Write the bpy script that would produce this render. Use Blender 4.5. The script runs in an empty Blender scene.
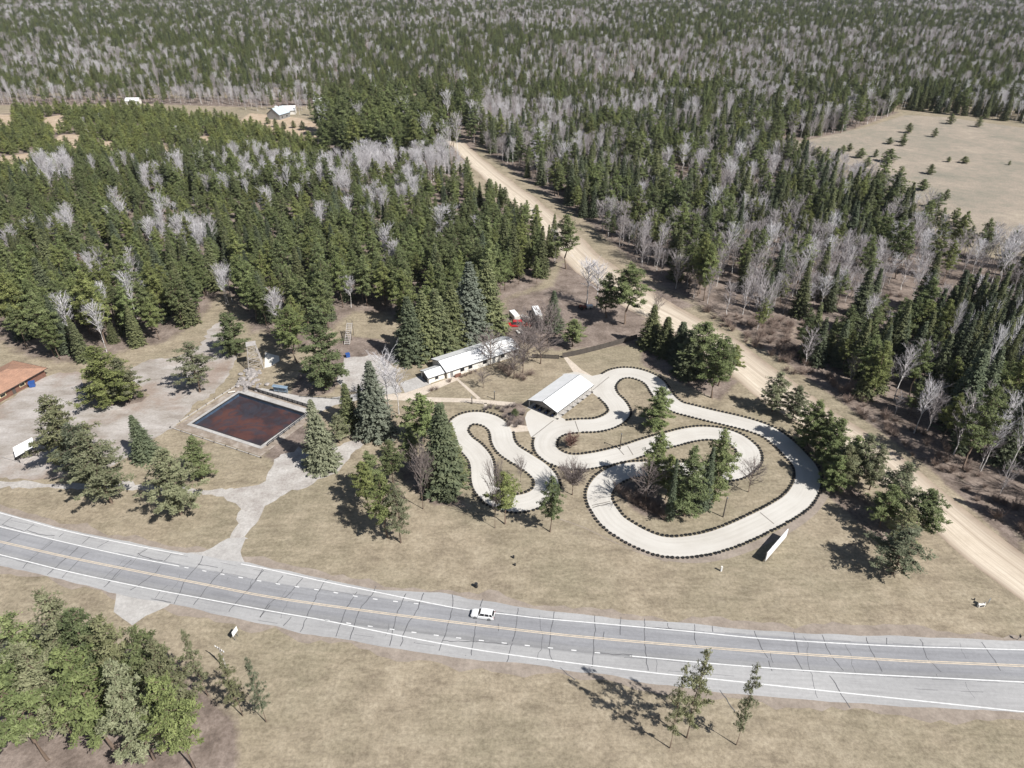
import bpy, bmesh, math, random
import numpy as np
from mathutils import Vector

S = bpy.context.scene
R = math.radians
RND = random.Random(7)
NR = np.random.default_rng(11)

# ------------------------------------------------------------------ camera, sky, sun, exposure
CAM_H, PITCH, FPX = 113.0, R(32), 683.0
cd = bpy.data.cameras.new('camera')
cam = bpy.data.objects.new('camera', cd)
S.collection.objects.link(cam)
cam.location = (0, 0, CAM_H)
cam.rotation_euler = (R(90) - PITCH, 0, 0)
cd.sensor_width = 36
cd.lens = FPX / 1024 * 36
cd.clip_start = 1
cd.clip_end = 30000
S.camera = cam

SUN_EL, SUN_AZ = R(47), R(322)          # azimuth counted from +X
sdir = Vector((math.cos(SUN_AZ) * math.cos(SUN_EL), math.sin(SUN_AZ) * math.cos(SUN_EL), math.sin(SUN_EL)))
sl = bpy.data.lights.new('sun', 'SUN')
sl.energy = 5.0
sl.angle = R(0.5)
sl.color = (1, .975, .94)
sun = bpy.data.objects.new('sun', sl)
S.collection.objects.link(sun)
sun.rotation_euler = sdir.to_track_quat('Z', 'Y').to_euler()

wd = bpy.data.worlds.new('World')
S.world = wd
wd.use_nodes = True
wt = wd.node_tree
sky = wt.nodes.new('ShaderNodeTexSky')
sky.sky_type = 'NISHITA'
sky.sun_disc = False
sky.sun_elevation = SUN_EL
sky.sun_rotation = math.atan2(sdir.x, sdir.y)
sky.air_density = 1.0
sky.dust_density = 1.0
bg = wt.nodes['Background']
bg.inputs[1].default_value = .05
wt.links.new(sky.outputs[0], bg.inputs[0])
S.view_settings.view_transform = 'Standard'
S.view_settings.look = 'None'
S.view_settings.gamma = 1
S.view_settings.exposure = 0.42

# ------------------------------------------------------------------ geometry of the ground seen from the drone
SP, CP = math.sin(PITCH), math.cos(PITCH)

def W(x, y, z=0.0):
    a = (x - 512) / FPX
    b = (y - 384) / FPX
    t = (CAM_H - z) / (SP + b * CP)
    return Vector((a * t, (CP - b * SP) * t, z))

def project(X, Y, Z):
    d = Y * CP + (CAM_H - Z) * SP
    v = (CAM_H - Z) * CP - Y * SP
    return 512 + FPX * X / d, 384 + FPX * v / d

def px_scale(X, Y):
    return FPX / (Y * CP + CAM_H * SP)

def height_to(base, ytop):
    lo, hi = 0.0, 60.0
    for _ in range(40):
        m = (lo + hi) / 2
        if project(base.x, base.y, m)[1] > ytop:
            lo = m
        else:
            hi = m
    return lo

def pts(l, z=0.0):
    return [W(x, y, z) for x, y in l]

def catmull(P, closed=False, step=1.0):
    P = [np.array(p[:2], float) for p in P]
    n = len(P)
    out = []
    segs = n if closed else n - 1
    for i in range(segs):
        if closed:
            a, b, c, d = P[(i - 1) % n], P[i], P[(i + 1) % n], P[(i + 2) % n]
        else:
            b, c = P[i], P[i + 1]
            a = P[i - 1] if i else 2 * b - c
            d = P[i + 2] if i + 2 < n else 2 * c - b
        m = max(2, int(np.linalg.norm(c - b) / step * 2))
        for k in range(m):
            t = k / m
            out.append(.5 * (2 * b + (c - a) * t + (2 * a - 5 * b + 4 * c - d) * t * t + (3 * b - a - 3 * c + d) * t ** 3))
    if not closed:
        out.append(P[-1])
    out = np.array(out)
    q = np.vstack([out, out[:1]]) if closed else out
    L = np.r_[0, np.cumsum(np.linalg.norm(np.diff(q, axis=0), axis=1))]
    k = max(2, int(L[-1] / step))
    s = np.linspace(0, L[-1], k + 1)
    if closed:
        s = s[:-1]
    return np.c_[np.interp(s, L, q[:, 0]), np.interp(s, L, q[:, 1])]

def normals(C, closed=False):
    if closed:
        T = np.roll(C, -1, 0) - np.roll(C, 1, 0)
    else:
        T = np.gradient(C, axis=0)
    T /= np.linalg.norm(T, axis=1)[:, None] + 1e-9
    return np.c_[-T[:, 1], T[:, 0]]

def inside(X, Y, poly):
    r = np.zeros(np.shape(X), bool)
    n = len(poly)
    for i in range(n):
        x1, y1 = poly[i][0], poly[i][1]
        x2, y2 = poly[(i + 1) % n][0], poly[(i + 1) % n][1]
        if y1 == y2:
            continue
        c = ((y1 > Y) != (y2 > Y)) & (X < (x2 - x1) * (Y - y1) / (y2 - y1) + x1)
        r ^= c
    return r

def polydist(X, Y, poly, closed=True):
    d = np.full(np.shape(X), 1e9)
    n = len(poly)
    for i in range(n if closed else n - 1):
        x1, y1 = poly[i][0], poly[i][1]
        x2, y2 = poly[(i + 1) % n][0], poly[(i + 1) % n][1]
        dx, dy = x2 - x1, y2 - y1
        t = np.clip(((X - x1) * dx + (Y - y1) * dy) / (dx * dx + dy * dy + 1e-9), 0, 1)
        d = np.minimum(d, np.hypot(X - x1 - t * dx, Y - y1 - t * dy))
    return d

def signed(X, Y, poly):
    d = polydist(X, Y, poly)
    return np.where(inside(X, Y, poly), d, -d)

# ------------------------------------------------------------------ materials
def rgb(c):
    return (c[0], c[1], c[2], 1)

def material(name):
    m = bpy.data.materials.new(name)
    m.use_nodes = True
    return m, m.node_tree.nodes, m.node_tree.links, m.node_tree.nodes['Principled BSDF']

def noise(N, L, scale, detail=4, coord=None, rough=.55, mapping=None):
    t = N.new('ShaderNodeTexNoise')
    t.inputs['Scale'].default_value = scale
    t.inputs['Detail'].default_value = detail
    t.inputs['Roughness'].default_value = rough
    if coord is not None:
        if mapping:
            mp = N.new('ShaderNodeMapping')
            mp.inputs['Rotation'].default_value = (0, 0, mapping[0])
            mp.inputs['Scale'].default_value = mapping[1]
            L.new(coord, mp.inputs[0])
            L.new(mp.outputs[0], t.inputs['Vector'])
        else:
            L.new(coord, t.inputs['Vector'])
    return t.outputs[0]

def ramp(N, L, fac, stops):
    r = N.new('ShaderNodeValToRGB')
    e = r.color_ramp.elements
    while len(e) < len(stops):
        e.new(.5)
    for q, (p, c) in zip(e, stops):
        q.position = p
        q.color = rgb(c) if not isinstance(c, float) else (c, c, c, 1)
    L.new(fac, r.inputs[0])
    return r.outputs[0]

def mix(N, L, f, a, b, mode='MIX'):
    m = N.new('ShaderNodeMix')
    m.data_type = 'RGBA'
    m.blend_type = mode
    for s, v in ((m.inputs[0], f), (m.inputs[6], a), (m.inputs[7], b)):
        if hasattr(v, 'links'):
            L.new(v, s)
        elif isinstance(v, (int, float)):
            s.default_value = v
        else:
            s.default_value = rgb(v)
    return m.outputs[2]

def pos(N):
    return N.new('ShaderNodeNewGeometry').outputs['Position']

def bump(N, L, B, h, strength=.3, dist=.1):
    b = N.new('ShaderNodeBump')
    b.inputs['Strength'].default_value = strength
    b.inputs['Distance'].default_value = dist
    L.new(h, b.inputs['Height'])
    L.new(b.outputs[0], B.inputs['Normal'])

def plain(name, c, rough=.7, metal=0.0, var=.18, scale=1.2):
    m, N, L, B = material(name)
    tc = N.new('ShaderNodeTexCoord').outputs['Object']
    n = noise(N, L, scale, 5, tc)
    a = tuple(max(0, x * (1 - var)) for x in c)
    b = tuple(min(1, x * (1 + var)) for x in c)
    L.new(ramp(N, L, n, [(.3, a), (.7, b)]), B.inputs['Base Color'])
    B.inputs['Roughness'].default_value = rough
    B.inputs['Metallic'].default_value = metal
    return m

def foliage_mat(name, dark, light, hue, transl=.22):
    m, N, L, B = material(name)
    oi = N.new('ShaderNodeObjectInfo')
    tc = N.new('ShaderNodeTexCoord').outputs['Object']
    n = noise(N, L, .9, 3, tc)
    c = mix(N, L, ramp(N, L, n, [(.33, 0.0), (.67, 1.0)]), dark, light)
    wn = N.new('ShaderNodeTexWhiteNoise'); wn.noise_dimensions = '1D'
    L.new(oi.outputs['Random'], wn.inputs['W'])
    c = mix(N, L, 1.0, c, ramp(N, L, oi.outputs['Random'], [(.0, (.68, .74, .78)), (.3, (.95, .98, .98)), (.6, hue), (1.0, (1.09, 1.07, .87))]), 'MULTIPLY')
    c = mix(N, L, 1.0, c, ramp(N, L, wn.outputs['Value'], [(.0, (.74, .74, .74)), (1.0, (1.18, 1.18, 1.18))]), 'MULTIPLY')
    n2 = noise(N, L, 4.0, 2, tc)
    c = mix(N, L, ramp(N, L, n2, [(.62, 0.0), (.78, .55)]), c, (.15, .125, .09))
    L.new(c, B.inputs['Base Color'])
    B.inputs['Roughness'].default_value = .75
    B.inputs['Specular IOR Level'].default_value = .25
    t = N.new('ShaderNodeBsdfTranslucent')
    L.new(c, t.inputs['Color'])
    ms = N.new('ShaderNodeMixShader')
    ms.inputs[0].default_value = transl
    L.new(B.outputs[0], ms.inputs[1])
    L.new(t.outputs[0], ms.inputs[2])
    L.new(ms.outputs[0], N['Material Output'].inputs[0])
    return m

M = {}
M['pine'] = foliage_mat('pine_needles', (.120, .140, .060), (.285, .312, .138), (.90, .98, .90))
M['spruce'] = foliage_mat('spruce_needles', (.088, .106, .062), (.205, .224, .130), (1.1, 1.05, .85))
M['bluespruce'] = foliage_mat('grey_green_needles', (.125, .135, .098), (.255, .265, .200), (.9, .95, .95))
M['palepine'] = foliage_mat('dusty_needles', (.150, .160, .090), (.30, .305, .19), (1.0, 1.0, .95))
M['youngpine'] = foliage_mat('fresh_needles', (.150, .170, .065), (.320, .345, .140), (.95, 1, .9))
M['deadneedle'] = foliage_mat('rusty_dead_needles', (.15, .085, .065), (.26, .15, .115), (1, 1, 1))
M['bark'] = plain('bark', (.16, .115, .085), .9)
M['birch'] = plain('pale_bark', (.62, .59, .56), .85)
def twigmat(name, a, b):
    m, N, L, B = material(name)
    oi = N.new('ShaderNodeObjectInfo')
    L.new(mix(N, L, oi.outputs['Random'], a, b), B.inputs['Base Color'])
    B.inputs['Roughness'].default_value = .9
    return m
M['twig'] = twigmat('pale_twigs', (.66, .64, .65), (.46, .43, .435))
M['greytwig'] = twigmat('grey_lilac_twigs', (.44, .405, .405), (.31, .275, .27))
M['darktwig'] = twigmat('grey_brown_twigs', (.23, .19, .175), (.17, .14, .13))
M['redtwig'] = twigmat('red_brown_twigs', (.17, .09, .075), (.15, .085, .07))
M['shrub'] = twigmat('shrub_twigs', (.22, .16, .13), (.30, .23, .19))

def ground_mat():
    m, N, L, B = material('dry_ground')
    p = pos(N)
    big = noise(N, L, .028, 5, p)
    mid = noise(N, L, .17, 7, p, .72)
    fine = noise(N, L, 1.3, 6, p, .78)
    streak = noise(N, L, .5, 6, p, .68, (R(-8), (.34, 1.1, 1)))
    g = ramp(N, L, mid, [(.28, (.190, .157, .115)), (.5, (.308, .258, .186)), (.72, (.418, .358, .268))])
    g = mix(N, L, ramp(N, L, big, [(.42, 0.0), (.60, .55)]), g, (.232, .208, .142))
    g = mix(N, L, ramp(N, L, streak, [(.48, 0.0), (.70, .6)]), g, (.410, .345, .255))
    g = mix(N, L, ramp(N, L, streak, [(.30, .55), (.46, 0.0)]), g, (.175, .140, .105))
    a = N.new('ShaderNodeAttribute')
    a.attribute_name = 'zone'
    sp = N.new('ShaderNodeSeparateColor')
    L.new(a.outputs['Color'], sp.inputs[0])
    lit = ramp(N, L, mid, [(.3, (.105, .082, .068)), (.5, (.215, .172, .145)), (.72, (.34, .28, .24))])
    mead = ramp(N, L, mix(N, L, .5, big, mid), [(.34, (.215, .205, .165)), (.46, (.285, .255, .205)), (.54, (.335, .285, .23)), (.66, (.42, .36, .285))])
    sand = ramp(N, L, mid, [(.3, (.36, .265, .185)), (.7, (.55, .45, .34))])
    def wob(o, k=.55):
        x = N.new('ShaderNodeMath'); x.operation = 'ADD'
        L.new(o, x.inputs[0])
        y = N.new('ShaderNodeMath'); y.operation = 'MULTIPLY_ADD'
        L.new(noise(N, L, .35, 5, p, .65), y.inputs[0]); y.inputs[1].default_value = k; y.inputs[2].default_value = -k / 2
        L.new(y.outputs[0], x.inputs[1])
        return ramp(N, L, x.outputs[0], [(.38, 0.0), (.62, 1.0)])
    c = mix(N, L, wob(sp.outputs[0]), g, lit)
    c = mix(N, L, wob(sp.outputs[1]), c, mead)
    c = mix(N, L, wob(sp.outputs[2]), c, sand)
    sp2 = ramp(N, L, fine, [(.3, (.60, .59, .58)), (.7, (1.26, 1.26, 1.26))])
    c = mix(N, L, 1.0, c, sp2, 'MULTIPLY')
    L.new(c, B.inputs['Base Color'])
    B.inputs['Roughness'].default_value = .95
    B.inputs['Specular IOR Level'].default_value = .1
    bump(N, L, B, fine, .5, .12)
    return m
M['ground'] = ground_mat()

def gravel_mat(name, stops, scale=.22, stretch=None, patch=None):
    m, N, L, B = material(name)
    p = pos(N)
    n = noise(N, L, scale, 6, p, .65, stretch)
    n2 = noise(N, L, 1.6, 5, p, .7)
    c = ramp(N, L, n, stops)
    if patch:
        pn = noise(N, L, .055, 5, p, .6)
        c = mix(N, L, ramp(N, L, pn, [(.52, 0.0), (.64, .6)]), c, patch)
    c = mix(N, L, 1.0, c, ramp(N, L, n2, [(.3, (.80, .80, .80)), (.7, (1.12, 1.12, 1.12))]), 'MULTIPLY')
    L.new(c, B.inputs['Base Color'])
    B.inputs['Roughness'].default_value = .92
    B.inputs['Specular IOR Level'].default_value = .15
    bump(N, L, B, n2, .35, .06)
    return m
M['lot'] = gravel_mat('worn_gravel', [(.30, (.225, .19, .165)), (.42, (.32, .285, .25)), (.56, (.405, .37, .34)), (.72, (.52, .485, .45))], .2, (R(28), (.45, 1, 1)), (.27, .195, .15))
M['drive'] = gravel_mat('driveway_gravel', [(.3, (.32, .285, .26)), (.5, (.415, .385, .355)), (.7, (.52, .495, .465))], .2)
M['apron'] = gravel_mat('worn_apron', [(.3, (.20, .16, .125)), (.5, (.30, .25, .205)), (.7, (.43, .385, .34))], .35)
M['verge'] = gravel_mat('verge_gravel', [(.3, (.235, .195, .16)), (.7, (.36, .305, .255))], .3)
M['concrete'] = gravel_mat('concrete', [(.3, (.50, .465, .42)), (.5, (.56, .53, .485)), (.7, (.61, .58, .535))], .14)
M['pale_path'] = gravel_mat('tan_concrete', [(.3, (.49, .42, .34)), (.7, (.62, .54, .455))], .3)
M['deck_grey'] = gravel_mat('grey_concrete', [(.3, (.36, .34, .32)), (.7, (.50, .48, .455))], .3)

def uv_road(name, build):
    m, N, L, B = material(name)
    uv = N.new('ShaderNodeUVMap').outputs[0]
    sx = N.new('ShaderNodeSeparateXYZ')
    L.new(uv, sx.inputs[0])
    c, h = build(N, L, uv, sx.outputs[0], sx.outputs[1])
    L.new(c, B.inputs['Base Color'])
    B.inputs['Roughness'].default_value = .85
    B.inputs['Specular IOR Level'].default_value = .25
    bump(N, L, B, h, .2, .03)
    return m

def _highway(N, L, uv, u, v):          # v = metres across / 30 + .5
    lane = ramp(N, L, v, [(.0, (.37, .36, .35)), (.372, (.355, .35, .345)), (.384, (.24, .238, .238)), (.41, (.27, .268, .268)), (.435, (.245, .245, .253)), (.47, (.28, .28, .288)),
                          (.5, (.265, .265, .272)), (.53, (.28, .28, .288)), (.56, (.25, .25, .258)), (.60, (.285, .285, .292)), (.617, (.255, .255, .262)), (.628, (.36, .355, .35)), (1.0, (.40, .39, .38))])
    p = pos(N)
    patch = noise(N, L, .06, 3, p, .5)
    c = mix(N, L, 1.0, lane, ramp(N, L, patch, [(.3, (.88, .88, .89)), (.7, (1.12, 1.12, 1.12))]), 'MULTIPLY')
    fine = noise(N, L, 1.4, 5, p, .7)
    c = mix(N, L, 1.0, c, ramp(N, L, fine, [(.3, (.9, .9, .9)), (.7, (1.08, 1.08, 1.08))]), 'MULTIPLY')
    st = noise(N, L, 1.0, 4, uv, .6, (0, (1.2, 60, 1)))
    c = mix(N, L, 1.0, c, ramp(N, L, st, [(.3, (.9, .9, .9)), (.7, (1.07, 1.07, 1.07))]), 'MULTIPLY')
    return c, fine
M['highway'] = uv_road('worn_asphalt', _highway)

def _dirt(N, L, uv, u, v):
    st = noise(N, L, 1.0, 5, uv, .6, (0, (.35, 26, 1)))
    p = pos(N)
    n = noise(N, L, .25, 5, p, .65)
    c = ramp(N, L, st, [(.28, (.42, .35, .275)), (.5, (.57, .49, .39)), (.7, (.68, .60, .49))])
    c = mix(N, L, ramp(N, L, n, [(.45, 0.0), (.75, .5)]), c, (.40, .33, .25))
    edge = ramp(N, L, v, [(.0, 1.0), (.10, .35), (.18, 0.0), (.52, 0.0), (.60, .5), (.66, .1), (.78, .35), (1.0, 1.0)])
    c = mix(N, L, edge, c, ramp(N, L, n, [(.3, (.24, .185, .14)), (.7, (.40, .32, .245))]))
    return c, n
M['dirt'] = uv_road('sandy_dirt', _dirt)

def _track(N, L, uv, u, v):
    p = pos(N)
    n = noise(N, L, .10, 5, p, .6)
    st = noise(N, L, 1.0, 4, uv, .6, (0, (.5, 9, 1)))
    c = ramp(N, L, n, [(.3, (.49, .46, .415)), (.5, (.535, .508, .463)), (.7, (.575, .55, .505))])
    c = mix(N, L, 1.0, c, ramp(N, L, st, [(.3, (.92, .915, .905)), (.6, (1.02, 1.02, 1.02))]), 'MULTIPLY')
    return c, n
M['track'] = uv_road('kart_concrete', _track)
M['paint_white'] = plain('white_paint', (.68, .675, .66), .6, var=.15)
M['paint_yellow'] = plain('faded_yellow_paint', (.60, .50, .375), .6, var=.2)
M['seal'] = plain('crack_sealant', (.095, .095, .10), .6)
M['joint_shadow'] = plain('dark_joint_shadow', (.16, .14, .12), .8)  # track joints, and the pole shadows painted across the track
M['rubber'] = plain('black_rubber', (.018, .018, .019), .75)
M['white_metal'] = plain('white_roof_metal', (.80, .80, .79), .45, var=.03)
M['white_wall'] = plain('white_siding', (.72, .69, .63), .7, var=.05)
M['dark'] = plain('dark_trim', (.03, .03, .033), .6)
M['steel'] = plain('grey_steel', (.36, .37, .38), .45, .6)
M['wood_dark'] = plain('weathered_dark_wood', (.085, .072, .062), .9)
M['wood_brown'] = plain('brown_siding', (.17, .085, .06), .8)
M['wood_grey'] = plain('grey_timber', (.40, .37, .345), .9)
M['red_roof'] = None
M['glass'] = plain('dark_glass', (.02, .022, .026), .12, var=.05)
M['car_white'] = plain('white_car_paint', (.80, .80, .80), .25, var=.01)
M['car_red'] = plain('red_car_paint', (.50, .02, .025), .3, var=.03)
M['blue'] = plain('blue_plastic', (.03, .09, .30), .45)
M['bluegrey'] = plain('blue_grey_canvas', (.20, .27, .34), .8)
M['slate'] = plain('pale_blue_roof', (.44, .50, .54), .6)
M['poolwall'] = plain('dark_blue_pool_wall', (.055, .085, .13), .5, var=.35, scale=.5)
M['stone'] = plain('grey_stone', (.30, .275, .26), .9, var=.45, scale=.7)
M['lamp'] = plain('lamp_lens', (.75, .72, .65), .2)
M['redlens'] = plain('red_lens', (.4, .02, .02), .2)
M['rust'] = plain('rusty_red', (.24, .07, .05), .8)
M['cream'] = plain('cream_trim', (.62, .54, .34), .6)

def shingle():
    m, N, L, B = material('orange_brown_shingle')
    tc = N.new('ShaderNodeTexCoord').outputs['Object']
    br = N.new('ShaderNodeTexBrick')
    br.inputs['Scale'].default_value = 1.0
    br.inputs['Brick Width'].default_value = .6
    br.inputs['Row Height'].default_value = .28
    br.inputs['Mortar Size'].default_value = .02
    br.inputs['Color1'].default_value = (.40, .235, .16, 1)
    br.inputs['Color2'].default_value = (.33, .19, .13, 1)
    br.inputs['Mortar'].default_value = (.22, .13, .09, 1)
    L.new(tc, br.inputs[0])
    n = noise(N, L, .5, 4, tc)
    L.new(mix(N, L, 1.0, br.outputs[0], ramp(N, L, n, [(.3, (.85, .85, .85)), (.7, (1.15, 1.12, 1.1))]), 'MULTIPLY'), B.inputs['Base Color'])
    B.inputs['Roughness'].default_value = .85
    return m
M['red_roof'] = shingle()

def murk():
    m, N, L, B = material('murky_shallow_water')
    p = pos(N)
    n = noise(N, L, .13, 6, p, .62, (.6, (1, 1, 1)))
    w = N.new('ShaderNodeTexNoise')
    w.inputs['Scale'].default_value = .16
    w.inputs['Detail'].default_value = 5
    w.inputs['Distortion'].default_value = 2.2
    L.new(p, w.inputs['Vector'])
    c = ramp(N, L, n, [(.34, (.034, .030, .036)), (.46, (.050, .033, .035)), (.56, (.092, .043, .037)), (.70, (.105, .052, .043))])
    c = mix(N, L, ramp(N, L, w.outputs[0], [(.49, 0.0), (.58, .75), (.67, .25)]), c, (.046, .046, .058))
    L.new(c, B.inputs['Base Color'])
    B.inputs['Roughness'].default_value = .4
    B.inputs['Specular IOR Level'].default_value = .2
    return m
M['murk'] = murk()

def roofmetal():
    m, N, L, B = material('ribbed_white_roof')
    tc = N.new('ShaderNodeTexCoord').outputs['Object']
    w = N.new('ShaderNodeTexWave')
    w.inputs['Scale'].default_value = 1.1
    L.new(tc, w.inputs[0])
    n = noise(N, L, .4, 5, tc)
    L.new(ramp(N, L, n, [(.3, (.70, .70, .685)), (.7, (.82, .82, .81))]), B.inputs['Base Color'])
    B.inputs['Roughness'].default_value = .45
    bump(N, L, B, w.outputs[1], .25, .05)
    return m
M['roof'] = roofmetal()

# ------------------------------------------------------------------ object helpers
def tag(o, label=None, cat=None, group=None, kind=None):
    if label: o['label'] = label
    if cat: o['category'] = cat
    if group: o['group'] = group
    if kind: o['kind'] = kind
    return o

def empty(name, loc, label, cat, group=None, rz=0.0):
    o = bpy.data.objects.new(name, None)
    o.empty_display_size = .3
    S.collection.objects.link(o)
    o.location = loc
    o.rotation_euler = (0, 0, rz)
    return tag(o, label, cat, group)

def link(name, me, parent=None, loc=None, mats=None):
    o = bpy.data.objects.new(name, me)
    S.collection.objects.link(o)
    if parent: o.parent = parent
    if loc is not None: o.location = loc
    if mats:
        for q in (mats if isinstance(mats, (list, tuple)) else [mats]):
            me.materials.append(q)
    return o

def copy_tree(o, parent=None):
    c = o.copy()
    S.collection.objects.link(c)
    c.parent = parent
    for ch in o.children:
        copy_tree(ch, c)
    return c

def np_mesh(name, V, F, mats=None, idx=None):
    me = bpy.data.meshes.new(name)
    V = np.asarray(V, np.float32)
    F = np.asarray(F, np.int32)
    k = F.shape[1]
    me.vertices.add(len(V))
    me.vertices.foreach_set('co', V.ravel())
    me.loops.add(F.size)
    me.loops.foreach_set('vertex_index', F.ravel())
    me.polygons.add(len(F))
    me.polygons.foreach_set('loop_start', np.arange(0, F.size, k, dtype=np.int32))
    if mats:
        for q in mats: me.materials.append(q)
    if idx is not None:
        me.polygons.foreach_set('material_index', np.asarray(idx, np.int32))
    me.update(calc_edges=True)
    me.validate()
    return me

class MB:
    def __init__(s): s.bm = bmesh.new()
    def face(s, vs):
        return s.bm.faces.new([s.bm.verts.new(v) for v in vs])
    def box(s, c, d, rz=0.0, taper=1.0, bev=0.0):
        cx, cy, cz = c
        hx, hy, hz = d[0] / 2, d[1] / 2, d[2] / 2
        vs = []
        for z, k in ((-hz, 1), (hz, taper)):
            for x, y in ((-hx, -hy), (hx, -hy), (hx, hy), (-hx, hy)):
                X, Y = x * k, y * k
                vs.append(s.bm.verts.new((cx + X * math.cos(rz) - Y * math.sin(rz), cy + X * math.sin(rz) + Y * math.cos(rz), cz + z)))
        fs = [(3, 2, 1, 0), (4, 5, 6, 7), (0, 1, 5, 4), (1, 2, 6, 5), (2, 3, 7, 6), (3, 0, 4, 7)]
        nf = [s.bm.faces.new([vs[i] for i in f]) for f in fs]
        if bev:
            es = list({e for f in nf for e in f.edges})
            bmesh.ops.bevel(s.bm, geom=es, offset=bev, segments=2, affect='EDGES')
        return s
    def bar(s, a, b, w, h=None):
        a, b = Vector(a), Vector(b)
        h = h or w
        d = (b - a).normalized()
        u = d.cross(Vector((0, 0, 1)))
        if u.length < 1e-4: u = Vector((1, 0, 0))
        u.normalize()
        v = d.cross(u)
        r = []
        for p in (a, b):
            for i, j in ((-1, -1), (1, -1), (1, 1), (-1, 1)):
                r.append(s.bm.verts.new(p + u * (i * w / 2) + v * (j * h / 2)))
        for f in [(3, 2, 1, 0), (4, 5, 6, 7), (0, 1, 5, 4), (1, 2, 6, 5), (2, 3, 7, 6), (3, 0, 4, 7)]:
            s.bm.faces.new([r[i] for i in f])
        return s
    def cyl(s, a, b, r1, r2=None, n=10):
        a, b = Vector(a), Vector(b)
        r2 = r1 if r2 is None else r2
        d = (b - a).normalized()
        u = d.orthogonal().normalized()
        v = d.cross(u)
        A = [s.bm.verts.new(a + (u * math.cos(2 * math.pi * i / n) + v * math.sin(2 * math.pi * i / n)) * r1) for i in range(n)]
        B = [s.bm.verts.new(b + (u * math.cos(2 * math.pi * i / n) + v * math.sin(2 * math.pi * i / n)) * r2) for i in range(n)]
        for i in range(n):
            s.bm.faces.new((A[i], A[(i + 1) % n], B[(i + 1) % n], B[i]))
        s.bm.faces.new(A[::-1])
        s.bm.faces.new(B)
        return s
    def slab(s, quad, th):
        """a closed plate: a planar polygon given thickness straight down"""
        q = [Vector(p) for p in quad]
        t = [s.bm.verts.new(p) for p in q]
        b = [s.bm.verts.new(p - Vector((0, 0, th))) for p in q]
        n = len(q)
        s.bm.faces.new(t)
        s.bm.faces.new(b[::-1])
        for i in range(n):
            s.bm.faces.new((t[i], b[i], b[(i + 1) % n], t[(i + 1) % n]))
        return s
    def build(s, name, mat, parent=None, loc=None, smooth=False):
        bmesh.ops.recalc_face_normals(s.bm, faces=s.bm.faces)
        me = bpy.data.meshes.new(name)
        s.bm.to_mesh(me)
        s.bm.free()
        if smooth:
            for p in me.polygons: p.use_smooth = True
        return link(name, me, parent, loc, mat)

def ribbon(name, C, d0, d1, z, mat, closed=False, uvs=(1.0, 0.0, 1.0), parent=None):
    """strip following C between lateral offsets d0 and d1 (scalars or arrays); uvs = (u scale, v at d0, v at d1)"""
    N_ = normals(C, closed)
    n = len(C)
    d0 = np.broadcast_to(d0, n)
    d1 = np.broadcast_to(d1, n)
    k = 7
    L = np.r_[0, np.cumsum(np.linalg.norm(np.diff(C, axis=0), axis=1))]
    V = []
    UV = []
    for j in range(k):
        t = j / (k - 1)
        o = d0 * (1 - t) + d1 * t
        P = C + N_ * o[:, None]
        V.append(np.c_[P, np.full(n, z)])
        UV.append(np.c_[L * uvs[0], np.full(n, uvs[1] * (1 - t) + uvs[2] * t) if uvs[2] is not None else o / 30 + .5])
    V = np.vstack(V)
    UV = np.vstack(UV)
    F = []
    for i in range(n if closed else n - 1):
        i2 = (i + 1) % n
        for j in range(k - 1):
            F.append((j * n + i, j * n + i2, (j + 1) * n + i2, (j + 1) * n + i))
    F = np.array(F)
    a, b, c = V[F[0][0]], V[F[0][1]], V[F[0][2]]
    if np.cross(b - a, c - a)[2] < 0:
        F = F[:, ::-1]
    me = np_mesh(name, V, F, [mat])
    l = me.uv_layers.new(name='UVMap')
    l.data.foreach_set('uv', UV[F.ravel()].astype(np.float32).ravel())
    return link(name, me, parent)

def sheet(name, poly, z, mat, kind='structure', jitter=0.0, parent=None):
    """flat ground patch with a slightly ragged border"""
    P = [np.array(p[:2]) for p in poly]
    out = []
    rr = random.Random(len(P) * 13 + int(abs(P[0][0]) * 10))
    n = len(P)
    for i in range(n):
        a, b = P[i], P[(i + 1) % n]
        m = max(1, int(np.linalg.norm(b - a) / 1.5)) if jitter else 1
        for k in range(m):
            q = a + (b - a) * k / m
            if jitter: q = q + np.array([rr.gauss(0, jitter), rr.gauss(0, jitter)])
            out.append((q[0], q[1], z))
    bm = bmesh.new()
    vs = [bm.verts.new(q) for q in out]
    f = bm.faces.new(vs)
    bm.normal_update()
    if f.normal.z < 0: f.normal_flip()
    bmesh.ops.triangulate(bm, faces=[f])
    me = bpy.data.meshes.new(name)
    bm.to_mesh(me)
    bm.free()
    o = link(name, me, parent, None, mat)
    if kind and not parent: o['kind'] = kind
    return o

# ------------------------------------------------------------------ regions (forest, meadow, sand ...)
E_ = 90
LEFT_FOREST = pts([(-E_, 195), (-E_, 322), (0, 338), (25, 356), (60, 362), (90, 362), (125, 350), (165, 342), (185, 330), (206, 312), (214, 298), (222, 292), (238, 300), (246, 316), (252, 334), (262, 330), (290, 352), (312, 350), (330, 330), (352, 312), (385, 312), (404, 326), (416, 346), (446, 342), (470, 334),
                   (492, 322), (504, 300), (540, 284), (556, 262), (574, 256), (560, 240), (530, 214), (505, 204), (478, 196), (440, 186), (330, 186), (200, 195), (100, 186)])
BIRCH_BELT = pts([(30, 172), (80, 168), (130, 172), (180, 158), (250, 160), (300, 168), (390, 168), (452, 162), (474, 194), (440, 188), (330, 188), (200, 197), (100, 188), (20, 192)])
PLANTATION = pts([(-E_, 116), (40, 112), (140, 111), (240, 123), (316, 146), (330, 168), (300, 170), (180, 160), (130, 172), (60, 170), (20, 194), (-E_, 196)])
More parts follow.
